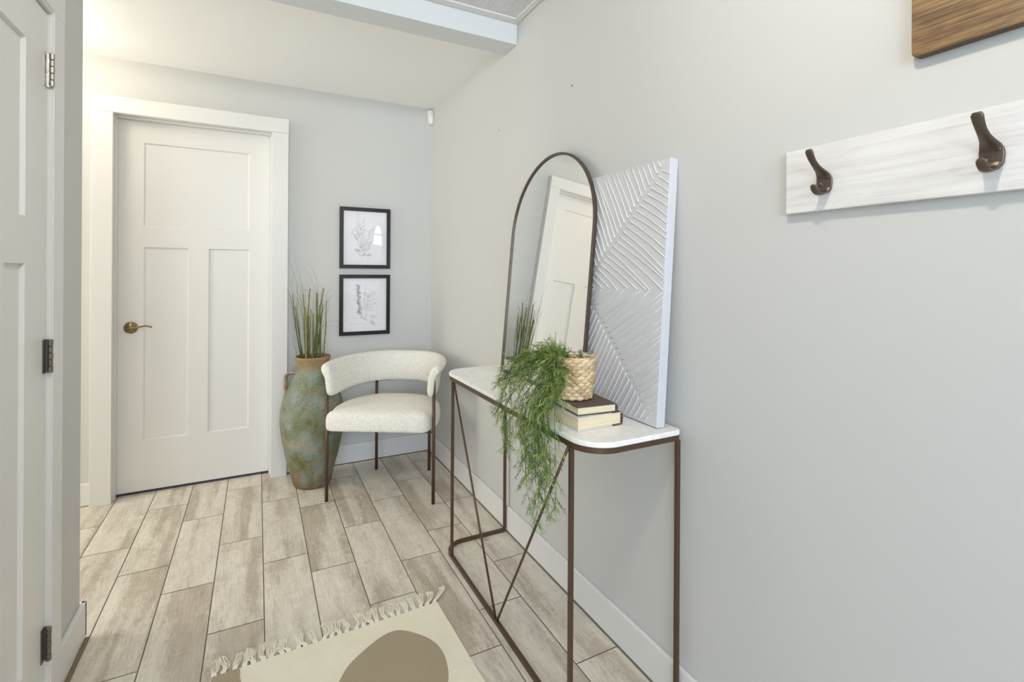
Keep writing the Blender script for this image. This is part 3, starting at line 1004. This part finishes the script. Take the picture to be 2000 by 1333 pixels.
# ================================================================== ARMCHAIR
CU, CW = Vector((0.870, -0.492, 0)), Vector((0.492, 0.870, 0))
t = thing('armchair', (0.590, 2.6805, 0), math.atan2(-0.492, 0.870))
tag(t, 'cream boucle barrel armchair with thin bronze legs in the far corner', 'armchair')
def sell(a, b, n, k, t0=0.0, t1=PI):
    out = []
    for i in range(k+1):
        tt = t0 + (t1-t0)*i/k
        cx, sx = math.cos(tt), math.sin(tt)
        out.append((math.copysign(abs(cx)**(2/n), cx)*a, abs(sx)**(2/n)*b))
    return out
# backrest: flared band swept along a horseshoe
bm = bmesh.new()
K = 44
raw = sell(0.268, 0.455, 2.7, 200)
# resample evenly
P = [Vector((a, b, 0)) for a, b in raw]
Ls = [0]
for a, b in zip(P, P[1:]): Ls.append(Ls[-1] + (b-a).length)
path = []
for i in range(K+1):
    s_ = Ls[-1]*i/K
    j = max(0, min(len(P)-2, next((k for k in range(len(Ls)-1) if Ls[k+1] >= s_), len(P)-2)))
    f_ = (s_-Ls[j])/max(1e-9, Ls[j+1]-Ls[j])
    path.append(P[j].lerp(P[j+1], f_))
# section: (out, height) from inner bottom round to the rolled top
sec = [(0.004, 0.000), (-0.016, 0.004), (-0.024, 0.030), (-0.020, 0.085), (-0.012, 0.130), (0.000, 0.160), (0.016, 0.178), (0.038, 0.184),
       (0.056, 0.177), (0.063, 0.160), (0.055, 0.143), (0.037, 0.124), (0.027, 0.085), (0.024, 0.030), (0.017, 0.004)]
rings = []
for i, p in enumerate(path):
    a, b = path[max(0, i-1)], path[min(K, i+1)]
    T_ = (b-a).normalized()
    nrm = Vector((T_.y, -T_.x, 0))           # outwards
    s_ = i/K
    edge = min(s_, 1-s_)
    z0 = 0.562
    shrink = 1.0
    e = min(1, edge/0.05)
    rings.append([bm.verts.new(p + nrm*(o_*(0.86+0.14*e)+0.004) + Vector((0, 0, z0 + 0.006*(1-e) + h_*(0.955+0.045*e)))) for o_, h_ in sec])
m_ = len(sec)
for A_, B_ in zip(rings, rings[1:]):
    for j in range(m_): bm.faces.new((A_[j], A_[(j+1) % m_], B_[(j+1) % m_], B_[j]))
for e_, rg in ((-1, rings[0]), (1, rings[-1])):
    # puffed rounded ends
    c_ = sum((v.co for v in rg), Vector())/m_
    fw = Vector((0, -1, 0))
    r1 = [bm.verts.new(c_ + (v.co-c_)*0.86 + fw*0.014) for v in rg]
    r2_ = [bm.verts.new(c_ + (v.co-c_)*0.5 + fw*0.022) for v in rg]
    for X, Y in ((rg, r1), (r1, r2_)):
        for j in range(m_): bm.faces.new((X[j], X[(j+1) % m_], Y[(j+1) % m_], Y[j]))
    bm.faces.new(r2_)
obj('backrest', bm, M_BOUCLE, t, smooth=True, sub=1)
# seat cushion
bm = bmesh.new()
half = sell(0.297, 0.345, 2.5, 40)
plan = [(a, 0.090+b) for a, b in half]
fr = [(-0.290, 0.05), (-0.278, 0.018), (-0.279, -0.008), (-0.287, -0.018), (-0.287, -0.030), (-0.272, -0.041), (-0.235, -0.045)] + [(-0.235+0.47*i/10, -0.045-0.003*math.sin(PI*i/10)) for i in range(1, 10)] + [(0.235, -0.045), (0.256, -0.042), (0.268, -0.030), (0.273, -0.010), (0.278, 0.018), (0.290, 0.05)]
plan = plan + fr
cxy = Vector((0, 0.18))
rings = []
for (ins, z) in ((0.040, 0.386), (0.012, 0.388), (0.002, 0.398), (0.0, 0.425), (0.0, 0.455), (0.006, 0.476), (0.022, 0.490), (0.060, 0.498), (0.13, 0.504), (0.20, 0.507)):
    rg = []
    for a, b in plan:
        v2 = Vector((a, b))-cxy
        k = max(0.05, 1 - ins/v2.length)
        q_ = cxy + v2*k
        rg.append(bm.verts.new((q_.x, q_.y, z)))
    rings.append(rg)
m_ = len(plan)
for A_, B_ in zip(rings, rings[1:]):
    for j in range(m_): bm.faces.new((A_[j], A_[(j+1) % m_], B_[(j+1) % m_], B_[j]))
bm.faces.new(rings[0]); bm.faces.new(rings[-1])
obj('seat', bm, M_BOUCLE, t, smooth=True, sub=1)
obj('seat_frame', boxes((-0.288, -0.235, -0.006, 0.006, 0.379, 0.386), (0.235, 0.288, -0.006, 0.006, 0.379, 0.386), (-0.165, -0.150, 0.380, 0.446, 0.379, 0.386), (0.165, 0.180, 0.380, 0.446, 0.379, 0.386),
                          (-0.24, 0.24, 0.00, 0.385, 0.381, 0.3875)), M_BRONZE, t, bevel=0.001)
for (a, b, z1) in ((-0.290, 0.0, 0.60), (0.290, 0.0, 0.665), (-0.159, 0.446, 0.60), (0.175, 0.446, 0.60)):
    bm = bmesh.new()
    sweep(bm, [(a, b, 0), (a, b, z1)], circ(0.0092, 14))
    obj('leg', bm, M_BRONZE, t, smooth=True)

# ================================================================== VASE AND REEDS
VX, VY = 0.291, 3.105
t = thing('floor_vase', (VX, VY, 0))
tag(t, 'tall green and rust weathered pottery floor vase beside the far door', 'vase')
prof = [(0, 0), (0.088, 0), (0.101, 0.008), (0.107, 0.022), (0.118, 0.075), (0.146, 0.18), (0.166, 0.285), (0.1755, 0.375), (0.1745, 0.43), (0.166, 0.485), (0.148, 0.538),
        (0.120, 0.592), (0.097, 0.635), (0.0865, 0.670), (0.086, 0.695), (0.090, 0.715), (0.0955, 0.728), (0.0985, 0.736), (0.099, 0.744), (0.095, 0.748), (0.090, 0.744), (0.082, 0.72), (0.078, 0.69), (0.08, 0.66)]
bm = bmesh.new(); lathe(bm, prof, 56)
obj('body', bm, M_VASE, t, smooth=True)
bm = bmesh.new(); lathe(bm, [(0, 0.69), (0.079, 0.69), (0.079, 0.685), (0, 0.685)], 32)
obj('soil', bm, M_SOIL, t)
bm = bmesh.new()
dl = Vector((-0.889, 0.458, 0))
pts = cat([dl*0.080+Vector((0, 0, 0.648)), dl*0.115+Vector((0, 0, 0.647)), dl*0.145+Vector((0, 0, 0.641)), dl*0.158+Vector((0, 0, 0.622)), dl*0.160+Vector((0, 0, 0.58)), dl*0.157+Vector((0, 0, 0.535)), dl*0.150+Vector((0, 0, 0.505))], 6)
sweep(bm, pts, circ(0.0095, 10))
obj('handle', bm, M_CLAY, t, smooth=True)

t = thing('reed_bunch', (VX, VY, 0.691))
tag(t, 'bunch of green horsetail reeds and grass standing in the pottery vase', 'plant')
rv, lv = Vector((0.889, -0.458, 0)), Vector((0.458, 0.889, 0))
K_ = 0.000538
def reed(x0, x1, ytop, r, ti, depth=0.0, bow=0.0):
    a = rv*((x0-400)*K_) + lv*depth
    b = rv*((x1-400)*K_) + lv*(depth*1.6) + Vector((0, 0, (1210-ytop)*K_ + 0.045))
    n = 16
    pts = [a.lerp(b, i/n) + rv*(bow*math.sin(PI*i/n)) for i in range(n+1)]
    bm = bmesh.new(); lay = bm.verts.layers.float.new('tint')
    # nodes
    fine, scl = [], []
    L0 = (b-a).length
    nn = max(3, int(L0/0.045))
    for i in range(nn):
        for f_, s_ in ((0.0, 1.22), (0.06, 1.0), (0.5, 0.93), (0.94, 1.0)):
            k = (i+f_)/nn
            j = min(n-1, int(k*n)); fr_ = k*n-j
            fine.append(pts[j].lerp(pts[j+1], fr_)); scl.append(s_*(1.05-0.3*k))
    fine.append(pts[-1]); scl.append(0.8)
    rg = sweep(bm, fine, circ(r*1.25, 9), scale=scl)
    for i, r_ in enumerate(rg):
        for vv in r_: vv[lay] = min(1, max(0, ti + (0.28 if i % 4 == 0 else 0) + 0.4*(i/len(rg))**4))
    obj('stalk', bm, M_REED, t, smooth=True)
for s_ in ((300, 195, 650, .0036, .35, .01, -.004), (268, 150, 520, .0026, .3, .02, -.006), (330, 290, 520, .0036, .4, .0, .004), (345, 390, 455, .0040, .55, -.02, -.008), (352, 350, 650, .0044, .65, -.03, .004),
           (372, 400, 680, .0036, .5, -.02, .0), (385, 503, 455, .0042, .55, .01, -.003), (440, 440, 505, .0058, .42, .0, .002), (462, 448, 640, .0050, .38, .02, .003), (425, 435, 720, .0042, .3, -.03, .0),
           (320, 330, 760, .0034, .3, .02, .0), (495, 522, 590, .0020, .2, .02, .004), (405, 470, 640, .0030, .3, .03, .002)):
    reed(*s_)
bm = bmesh.new(); lay = bm.verts.layers.float.new('tint')
def blade(path, ti, r=0.0011, d=0.0):
    p = [rv*((x-400)*K_) + lv*d*(1+i*0.3) + Vector((0, 0, (1210-y)*K_ + 0.045)) for i, (x, y) in enumerate(path)]
    pts = cat(p, 5); n = len(pts)
    rg = sweep(bm, pts, circ(r, 5), scale=[1.15-0.85*i/n for i in range(n)])
    for r_ in rg:
        for vv in r_: vv[lay] = ti
for pth in ([(280, 1200), (230, 900), (150, 560), (110, 455)], [(300, 1200), (262, 700), (250, 380), (165, 120)], [(350, 1200), (300, 700), (190, 470), (215, 290)], [(400, 1200), (440, 700), (430, 380), (335, 175)],
            [(420, 1200), (520, 800), (525, 600), (520, 520)], [(430, 1190), (490, 760), (550, 580), (645, 515)], [(430, 1190), (475, 900), (560, 820), (720, 815)], [(490, 1200), (525, 1140), (545, 1080), (550, 1060)],
            [(480, 1200), (530, 1150), (560, 1140), (600, 1143)], [(250, 1200), (225, 1120), (205, 1060), (190, 960)], [(300, 1200), (270, 800), (245, 600), (160, 520)], [(340, 1200), (300, 640), (290, 480), (285, 440)],
            [(380, 1200), (385, 600), (400, 470), (370, 390)], [(410, 1200), (460, 600), (465, 470), (455, 400)], [(330, 1200), (290, 600), (260, 450), (290, 405)], [(300, 1200), (240, 780), (190, 580), (180, 500)],
            [(450, 1200), (480, 640), (500, 560), (560, 440)], [(360, 1200), (365, 560), (350, 470), (310, 465)], [(270, 1200), (200, 800), (160, 600), (120, 590)], [(470, 1190), (505, 900), (512, 700), (530, 600)]):
    dd = random.uniform(-.03, .03)
    blade(pth, random.uniform(.1, .6), 0.0010, dd)
    blade([(x + random.uniform(-22, 22)*(i > 0), y + random.uniform(-25, 60)*(i > 1)) for i, (x, y) in enumerate(pth)], random.uniform(.1, .5), 0.0008, -dd)
obj('grass_blades', bm, M_REED, t, smooth=True)

# ================================================================== PICTURES
def picture(zb, zt, label, kind):
    x0, x1 = 0.467, 0.790
    t = thing('picture_frame', ((x0+x1)/2, YB, (zb+zt)/2))
    tag(t, label, 'picture', 'framed botanical prints')
    W, Hh, B_, D = (x1-x0)/2, (zt-zb)/2, 0.0235, 0.022
    bm = bmesh.new()
    o = [(-W, -Hh), (W, -Hh), (W, Hh), (-W, Hh)]
    i_ = [(-W+B_, -Hh+B_), (W-B_, -Hh+B_), (W-B_, Hh-B_), (-W+B_, Hh-B_)]
    rg = [[bm.verts.new((a, y, b)) for a, b in L] for y, L in ((-0.001, o), (-D, o), (-D, i_), (-0.008, i_))]
    for P, Q in zip(rg, rg[1:]+rg[:1]):
        for j in range(4):
            bm.faces.new((P[j], P[(j+1) % 4], Q[(j+1) % 4], Q[j]))
    obj('frame', bm, M_FRAME, t, bevel=0.001)
    obj('print', boxes((-W+B_-0.003, W-B_+0.003, -0.0095, -0.006, -Hh+B_-0.003, Hh-B_+0.003)), M_PAPER, t)
    obj('glass', boxes((-W+B_-0.002, W-B_+0.002, -0.0150, -0.0138, -Hh+B_-0.002, Hh-B_+0.002)), M_GLASS, t)
    bm = bmesh.new()
    def line(p, wd=0.0009, mi=0):
        p = [Vector((a, -0.0097, b)) for a, b in p]
        sweep(bm, cat(p, 4) if len(p) > 2 else p, rect(wd, 0.0003), updir=Vector((0, -1, 0)), mi=mi)
    def leaf(x, z, ang, L, wd, mi=0, fill=False):
        c_, s_ = math.cos(ang), math.sin(ang)
        up_ = [(x + c_*L*k - s_*wd*math.sin(PI*k), z + s_*L*k + c_*wd*math.sin(PI*k)) for k in (0, .25, .5, .75, 1)]
        dn_ = [(x + c_*L*k + s_*wd*math.sin(PI*k), z + s_*L*k - c_*wd*math.sin(PI*k)) for k in (0, .25, .5, .75, 1)]
        line(up_, 0.0009, mi); line(dn_, 0.0009, mi); line([(x, z), (x+c_*L, z+s_*L)], 0.0006, mi)
    rn = random.Random(5 if kind else 9)
    if kind == 0:
        # branching sprig with many small flowers
        base_ = (-0.005, -0.115)
        for (tx, tz) in ((-0.012, 0.118), (-0.06, 0.06), (-0.085, 0.035), (0.035, 0.055), (0.06, -0.005), (-0.035, 0.085)):
            mid = (base_[0]*0.5 + tx*0.4, base_[1]*0.45 + tz*0.4)
            line([base_, mid, (tx, tz)], 0.001, 1)
            for k in range(9):
                f_ = 0.3 + 0.7*k/8
                x = base_[0] + (mid[0]-base_[0])*min(1, f_*2) if f_ < .5 else mid[0] + (tx-mid[0])*(f_-.5)*2
                z = base_[1] + (mid[1]-base_[1])*min(1, f_*2) if f_ < .5 else mid[1] + (tz-mid[1])*(f_-.5)*2
                leaf(x, z, rn.uniform(0.2, 2.9), rn.uniform(.012, .026), .0035, 1)
                if k > 4:
                    cx_, cz_ = x + rn.uniform(-.008, .008), z + rn.uniform(-.004, .008)
                    line([(cx_+.004*math.cos(a), cz_+.004*math.sin(a)) for a in [i*PI/3 for i in range(7)]], 0.001, rn.choice((0, 1)))
        for k in range(14):
            leaf(rn.uniform(-.03, .03), rn.uniform(-.12, -.04), rn.uniform(0, 6.3), .03, .005, 1)
        for k in range(6):
            leaf(-0.04+rn.uniform(-.01, .01), -0.085, rn.uniform(2.6, 3.6), .028, .004, 1)
    else:
        # flower spike on the left, leafy stem on the right
        line([(-0.03, -0.07), (-0.04, 0.0), (-0.045, 0.13)], 0.0012)
        for k in range(30):
            f_ = k/29
            x, z = -0.034-0.011*f_, -0.06+0.19*f_
            leaf(x, z, rn.uniform(-.4, 3.6), rn.uniform(.010, .022)*(1.15-.4*f_), .0045, 0 if k % 3 else 1)
            line([(x+rn.uniform(-.014, .014)+.005*math.cos(a), z+.005*math.sin(a)) for a in [i*PI/3 for i in range(7)]], 0.0012, rn.choice((0, 1, 1)))
        line([(0.008, -0.065), (0.015, 0.0), (0.022, 0.06)], 0.0012)
        for k, (z, L) in enumerate(((0.055, .05), (0.045, .062), (0.02, .05), (0.0, .06), (-0.015, .035), (-0.03, .04))):
            leaf(0.016+z*.1, z, 0.75-.2*k, L, .0065); leaf(0.016+z*.1, z, 2.3+.12*k, L*.75, .006)
        line([(-0.09, -0.085), (-0.04, -0.085), (0.01, -0.098), (0.075, -0.145)], 0.001)
        for k in range(7):
            x = -0.01+0.012*k; leaf(x, -0.092-.008*k, rn.uniform(.3, 2.6), .022, .004)
        leaf(0.045, -0.12, 1.4, .05, .006); leaf(0.03, -.07, -.3, .05, .005)
        leaf(-0.02, -0.06, 4.6, .03, .005); leaf(0.012, -0.065, 4.3, .03, .005)
    obj('drawing', bm, [M_INK, M_INK2], t)
    return t
picture(1.264, 1.661, 'upper dark framed botanical print on far wall, above the other print', 0)
picture(0.829, 1.223, 'lower dark framed botanical print on far wall, above the armchair', 1)

# ================================================================== COAT RACK, SIGN
t = thing('coat_rack', (XR, 0.30, 1.447))
tag(t, 'whitewashed wooden coat rack board with bronze hooks on right wall', 'coat rack')
obj('board', boxes((-0.018, -0.0004, -0.50, 0.411, -0.070, 0.070)), M_WHITEWOOD, t, bevel=0.0015)
def hook(y):
    h = thing('hook'); h.parent = t; h.location = (-0.018, y-0.30, 0)
    bm = bmesh.new()
    # cast body: rounded back plate flowing up into the long prong
    P = [(-0.0028, -0.035), (-0.0030, -0.027), (-0.0032, -0.015), (-0.0038, -0.004), (-0.0095, 0.005), (-0.0195, 0.0115), (-0.0315, 0.0185), (-0.0425, 0.027), (-0.0510, 0.037), (-0.0560, 0.046), (-0.0575, 0.0515)]
    Wd = [0.008, 0.0145, 0.0165, 0.0165, 0.0140, 0.0105, 0.0083, 0.0075, 0.0080, 0.0085, 0.0055]
    Th = [.9, 1, 1, 1, 1.05, 1.1, 1.1, 1.05, 1.05, 1.0, .7]
    idx = [i/3 for i in range(3*(len(P)-1)+1)]
    def lerp(L, f_):
        i = min(len(L)-2, int(f_)); k = f_-i
        return L[i]*(1-k)+L[i+1]*k
    pts = cat([(a, 0, b) for a, b in P], 3)
    ell = [(math.cos(2*PI*i/12), 0.0030*math.sin(2*PI*i/12)) for i in range(12)]
    # updir along y x tangent: keep the flat of the section across y
    rings = []
    for i, p in enumerate(pts):
        a, b = pts[max(0, i-1)], pts[min(len(pts)-1, i+1)]
        T_ = (b-a).normalized(); S_ = Vector((0, 1, 0)); U_ = T_.cross(S_)
        wv, tv = lerp(Wd, idx[i]), lerp(Th, idx[i])
        rings.append([bm.verts.new(p + S_*c_*wv + U_*s_*tv) for c_, s_ in ell])
    for A_, B_ in zip(rings, rings[1:]):
        for j in range(12): bm.faces.new((A_[j], A_[(j+1) % 12], B_[(j+1) % 12], B_[j]))
    bm.faces.new(rings[0]); bm.faces.new(rings[-1])
    obj('back_prong', bm, M_HOOK, h, smooth=True)
    bm = bmesh.new()
    P = [(-0.0030, -0.022), (-0.0055, -0.030), (-0.0125, -0.0355), (-0.0215, -0.0372), (-0.0305, -0.0350), (-0.0370, -0.0295), (-0.0402, -0.0235), (-0.0408, -0.0195)]
    Wd = [0.0135, 0.0125, 0.010, 0.0085, 0.0078, 0.0078, 0.0075, 0.0045]
    Th = [1, 1.05, 1.1, 1.1, 1.1, 1.1, 1.0, .7]
    idx = [i/3 for i in range(3*(len(P)-1)+1)]
    pts = cat([(a, 0, b) for a, b in P], 3)
    rings = []
    for i, p in enumerate(pts):
        a, b = pts[max(0, i-1)], pts[min(len(pts)-1, i+1)]
        T_ = (b-a).normalized(); S_ = Vector((0, 1, 0)); U_ = T_.cross(S_)
        wv, tv = lerp(Wd, idx[i]), lerp(Th, idx[i])
        rings.append([bm.verts.new(p + S_*c_*wv + U_*s_*tv) for c_, s_ in ell])
    for A_, B_ in zip(rings, rings[1:]):
        for j in range(12): bm.faces.new((A_[j], A_[(j+1) % 12], B_[(j+1) % 12], B_[j]))
    bm.faces.new(rings[0]); bm.faces.new(rings[-1])
    obj('front_prong', bm, M_HOOK, h, smooth=True)
    for (sy, sz) in ((-0.0085, -0.002), (0.0075, -0.016)):
        bm = bmesh.new()
        lathe(bm, [(0, 0.0016), (0.0022, 0.0015), (0.0038, 0.0004), (0.0038, -0.001), (0, -0.001)], 16)
        box(bm, -0.0026, 0.0026, -0.0004, 0.0004, 0.0015, 0.0018, 1)
        box(bm, -0.0004, 0.0004, -0.0026, 0.0026, 0.0015, 0.0018, 1)
        bmesh.ops.rotate(bm, verts=bm.verts, matrix=Matrix.Rotation(-PI/2, 3, 'Y'))
        o = obj('screw', bm, [M_SCREW, M_HOLE], h)
        o.location = (-0.0062, sy, sz)
    return h
for y in (0.6235, 0.3565, 0.0895, -0.1775):
    hook(y)

t = thing('wood_sign', (XR, 0.469, 1.637))
tag(t, 'brown stained wooden plank sign hung above the coat rack', 'wall decor')
bm = bmesh.new()
def rr(y0, y1, z0, z1, r, n=5):
    o = []
    for cy, cz, a0 in ((y1-r, z0+r, -PI/2), (y1-r, z1-r, 0), (y0+r, z1-r, PI/2), (y0+r, z0+r, PI)):
        for i in range(n+1):
            a = a0 + PI/2*i/n
            o.append((cy + r*math.cos(a), cz + r*math.sin(a)))
    return o
ol = rr(-0.95, 0, 0, 0.38, 0.010)
f0 = [bm.verts.new((-0.022, a, b)) for a, b in ol]
f1 = [bm.verts.new((-0.0005, a, b)) for a, b in ol]
bm.faces.new(f0); bm.faces.new(f1[::-1])
for i in range(len(ol)):
    j = (i+1) % len(ol); f = bm.faces.new((f0[i], f1[i], f1[j], f0[j])); f.material_index = 1
obj('plank', bm, [M_SIGN, M_SIGNEDGE], t, bevel=0.0025)

# ================================================================== RUG
RA = 0.0295
t = thing('area_rug', (0.604, 1.767, 0), RA)
tag(t, 'cream wool rug with taupe abstract shapes and knotted fringe on tile floor', 'rug')
def rl(x, y):
    dx, dy = x-0.604, y-1.767
    return (dx*math.cos(RA)+dy*math.sin(RA), -dx*math.sin(RA)+dy*math.cos(RA))
bm = bmesh.new()
RW, RL = 0.724, 1.6
nx, ny = 30, 60
zt = 0.0062
g = [[bm.verts.new((-RW*i/nx, -RL*j/ny, zt + 0.0006*math.sin(i*0.9+j*0.4))) for j in range(ny+1)] for i in range(nx+1)]
for i in range(nx):
    for j in range(ny): bm.faces.new((g[i][j], g[i+1][j], g[i+1][j+1], g[i][j+1]))
rim = [g[i][0] for i in range(nx+1)] + [g[nx][j] for j in range(1, ny+1)] + [g[i][ny] for i in range(nx-1, -1, -1)] + [g[0][j] for j in range(ny-1, 0, -1)]
lo = [bm.verts.new((v.co.x, v.co.y, 0.0004)) for v in rim]
for i in range(len(rim)):
    j = (i+1) % len(rim); bm.faces.new((rim[i], rim[j], lo[j], lo[i]))
def blob(pts, z=zt+0.0012):
    P = cat([Vector((*rl(*p), 0)) for p in pts], 6, closed=True)
    P = [Vector((min(-0.001, max(-RW+0.001, p.x)), min(-0.001, p.y), 0)) for p in P]
    a = [bm.verts.new((p.x, p.y, z)) for p in P]
    b = [bm.verts.new((p.x, p.y, z-0.003)) for p in P]
    f = bm.faces.new(a); f.material_index = 1
    for i in range(len(a)):
        j = (i+1) % len(a); f = bm.faces.new((a[i], a[j], b[j], b[i])); f.material_index = 1
blob([(0.205, 1.515), (0.225, 1.554), (0.258, 1.602), (0.311, 1.643), (0.365, 1.675), (0.412, 1.689), (0.449, 1.679), (0.49, 1.641), (0.522, 1.596), (0.539, 1.546), (0.539, 1.482), (0.517, 1.406), (0.46, 1.33), (0.38, 1.29), (0.29, 1.31), (0.22, 1.38), (0.195, 1.45)])
blob([(-0.118, 1.742), (-0.085, 1.748), (-0.046, 1.747), (-0.040, 1.70), (-0.030, 1.64), (-0.02, 1.55), (-0.03, 1.45), (-0.07, 1.38), (-0.105, 1.36), (-0.108, 1.5), (-0.114, 1.65)])
blob([(0.10, 0.95), (0.25, 1.02), (0.38, 0.94), (0.42, 0.80), (0.33, 0.66), (0.17, 0.65), (0.06, 0.78)])
obj('mat', bm, [M_RUG, M_RUGB], t)
rf = random.Random(3)
nt = 28
for k in range(nt):
    xb = -RW + 0.010 + (RW-0.020)*k/(nt-1) + rf.uniform(-.004, .004)
    bm = bmesh.new()
    lean = rf.uniform(-0.010, 0.014) + 0.05*max(0, (k-nt+4)/3)
    Lf = rf.uniform(0.068, 0.084)
    # threads gathered at the hem and hanging loose, slightly fanned and curled
    ns = 15
    curl = rf.uniform(-.010, .010)
    for s_ in range(ns):
        e = (s_-(ns-1)/2)/(ns/2)
        x1 = xb + lean + e*0.0100 + rf.uniform(-.003, .003)
        w_ = rf.uniform(-.0035, .0035) + curl
        zz = 0.0022 + 0.0016*(s_ % 3)
        pts = cat([(xb + e*0.0070, -0.003, 0.0040), (xb + e*0.0068 + lean*0.1, 0.010, 0.0060), (xb + lean*0.45 + e*0.0082 + w_, 0.028, zz+0.0012),
                   (x1 + w_*0.4, Lf*0.78, zz), (x1 + rf.uniform(-.003, .003), Lf+rf.uniform(-.005, .005), zz)], 5)
        sweep(bm, pts, circ(0.00115, 6))
    obj('tassel', bm, M_FRINGE, t, smooth=True)
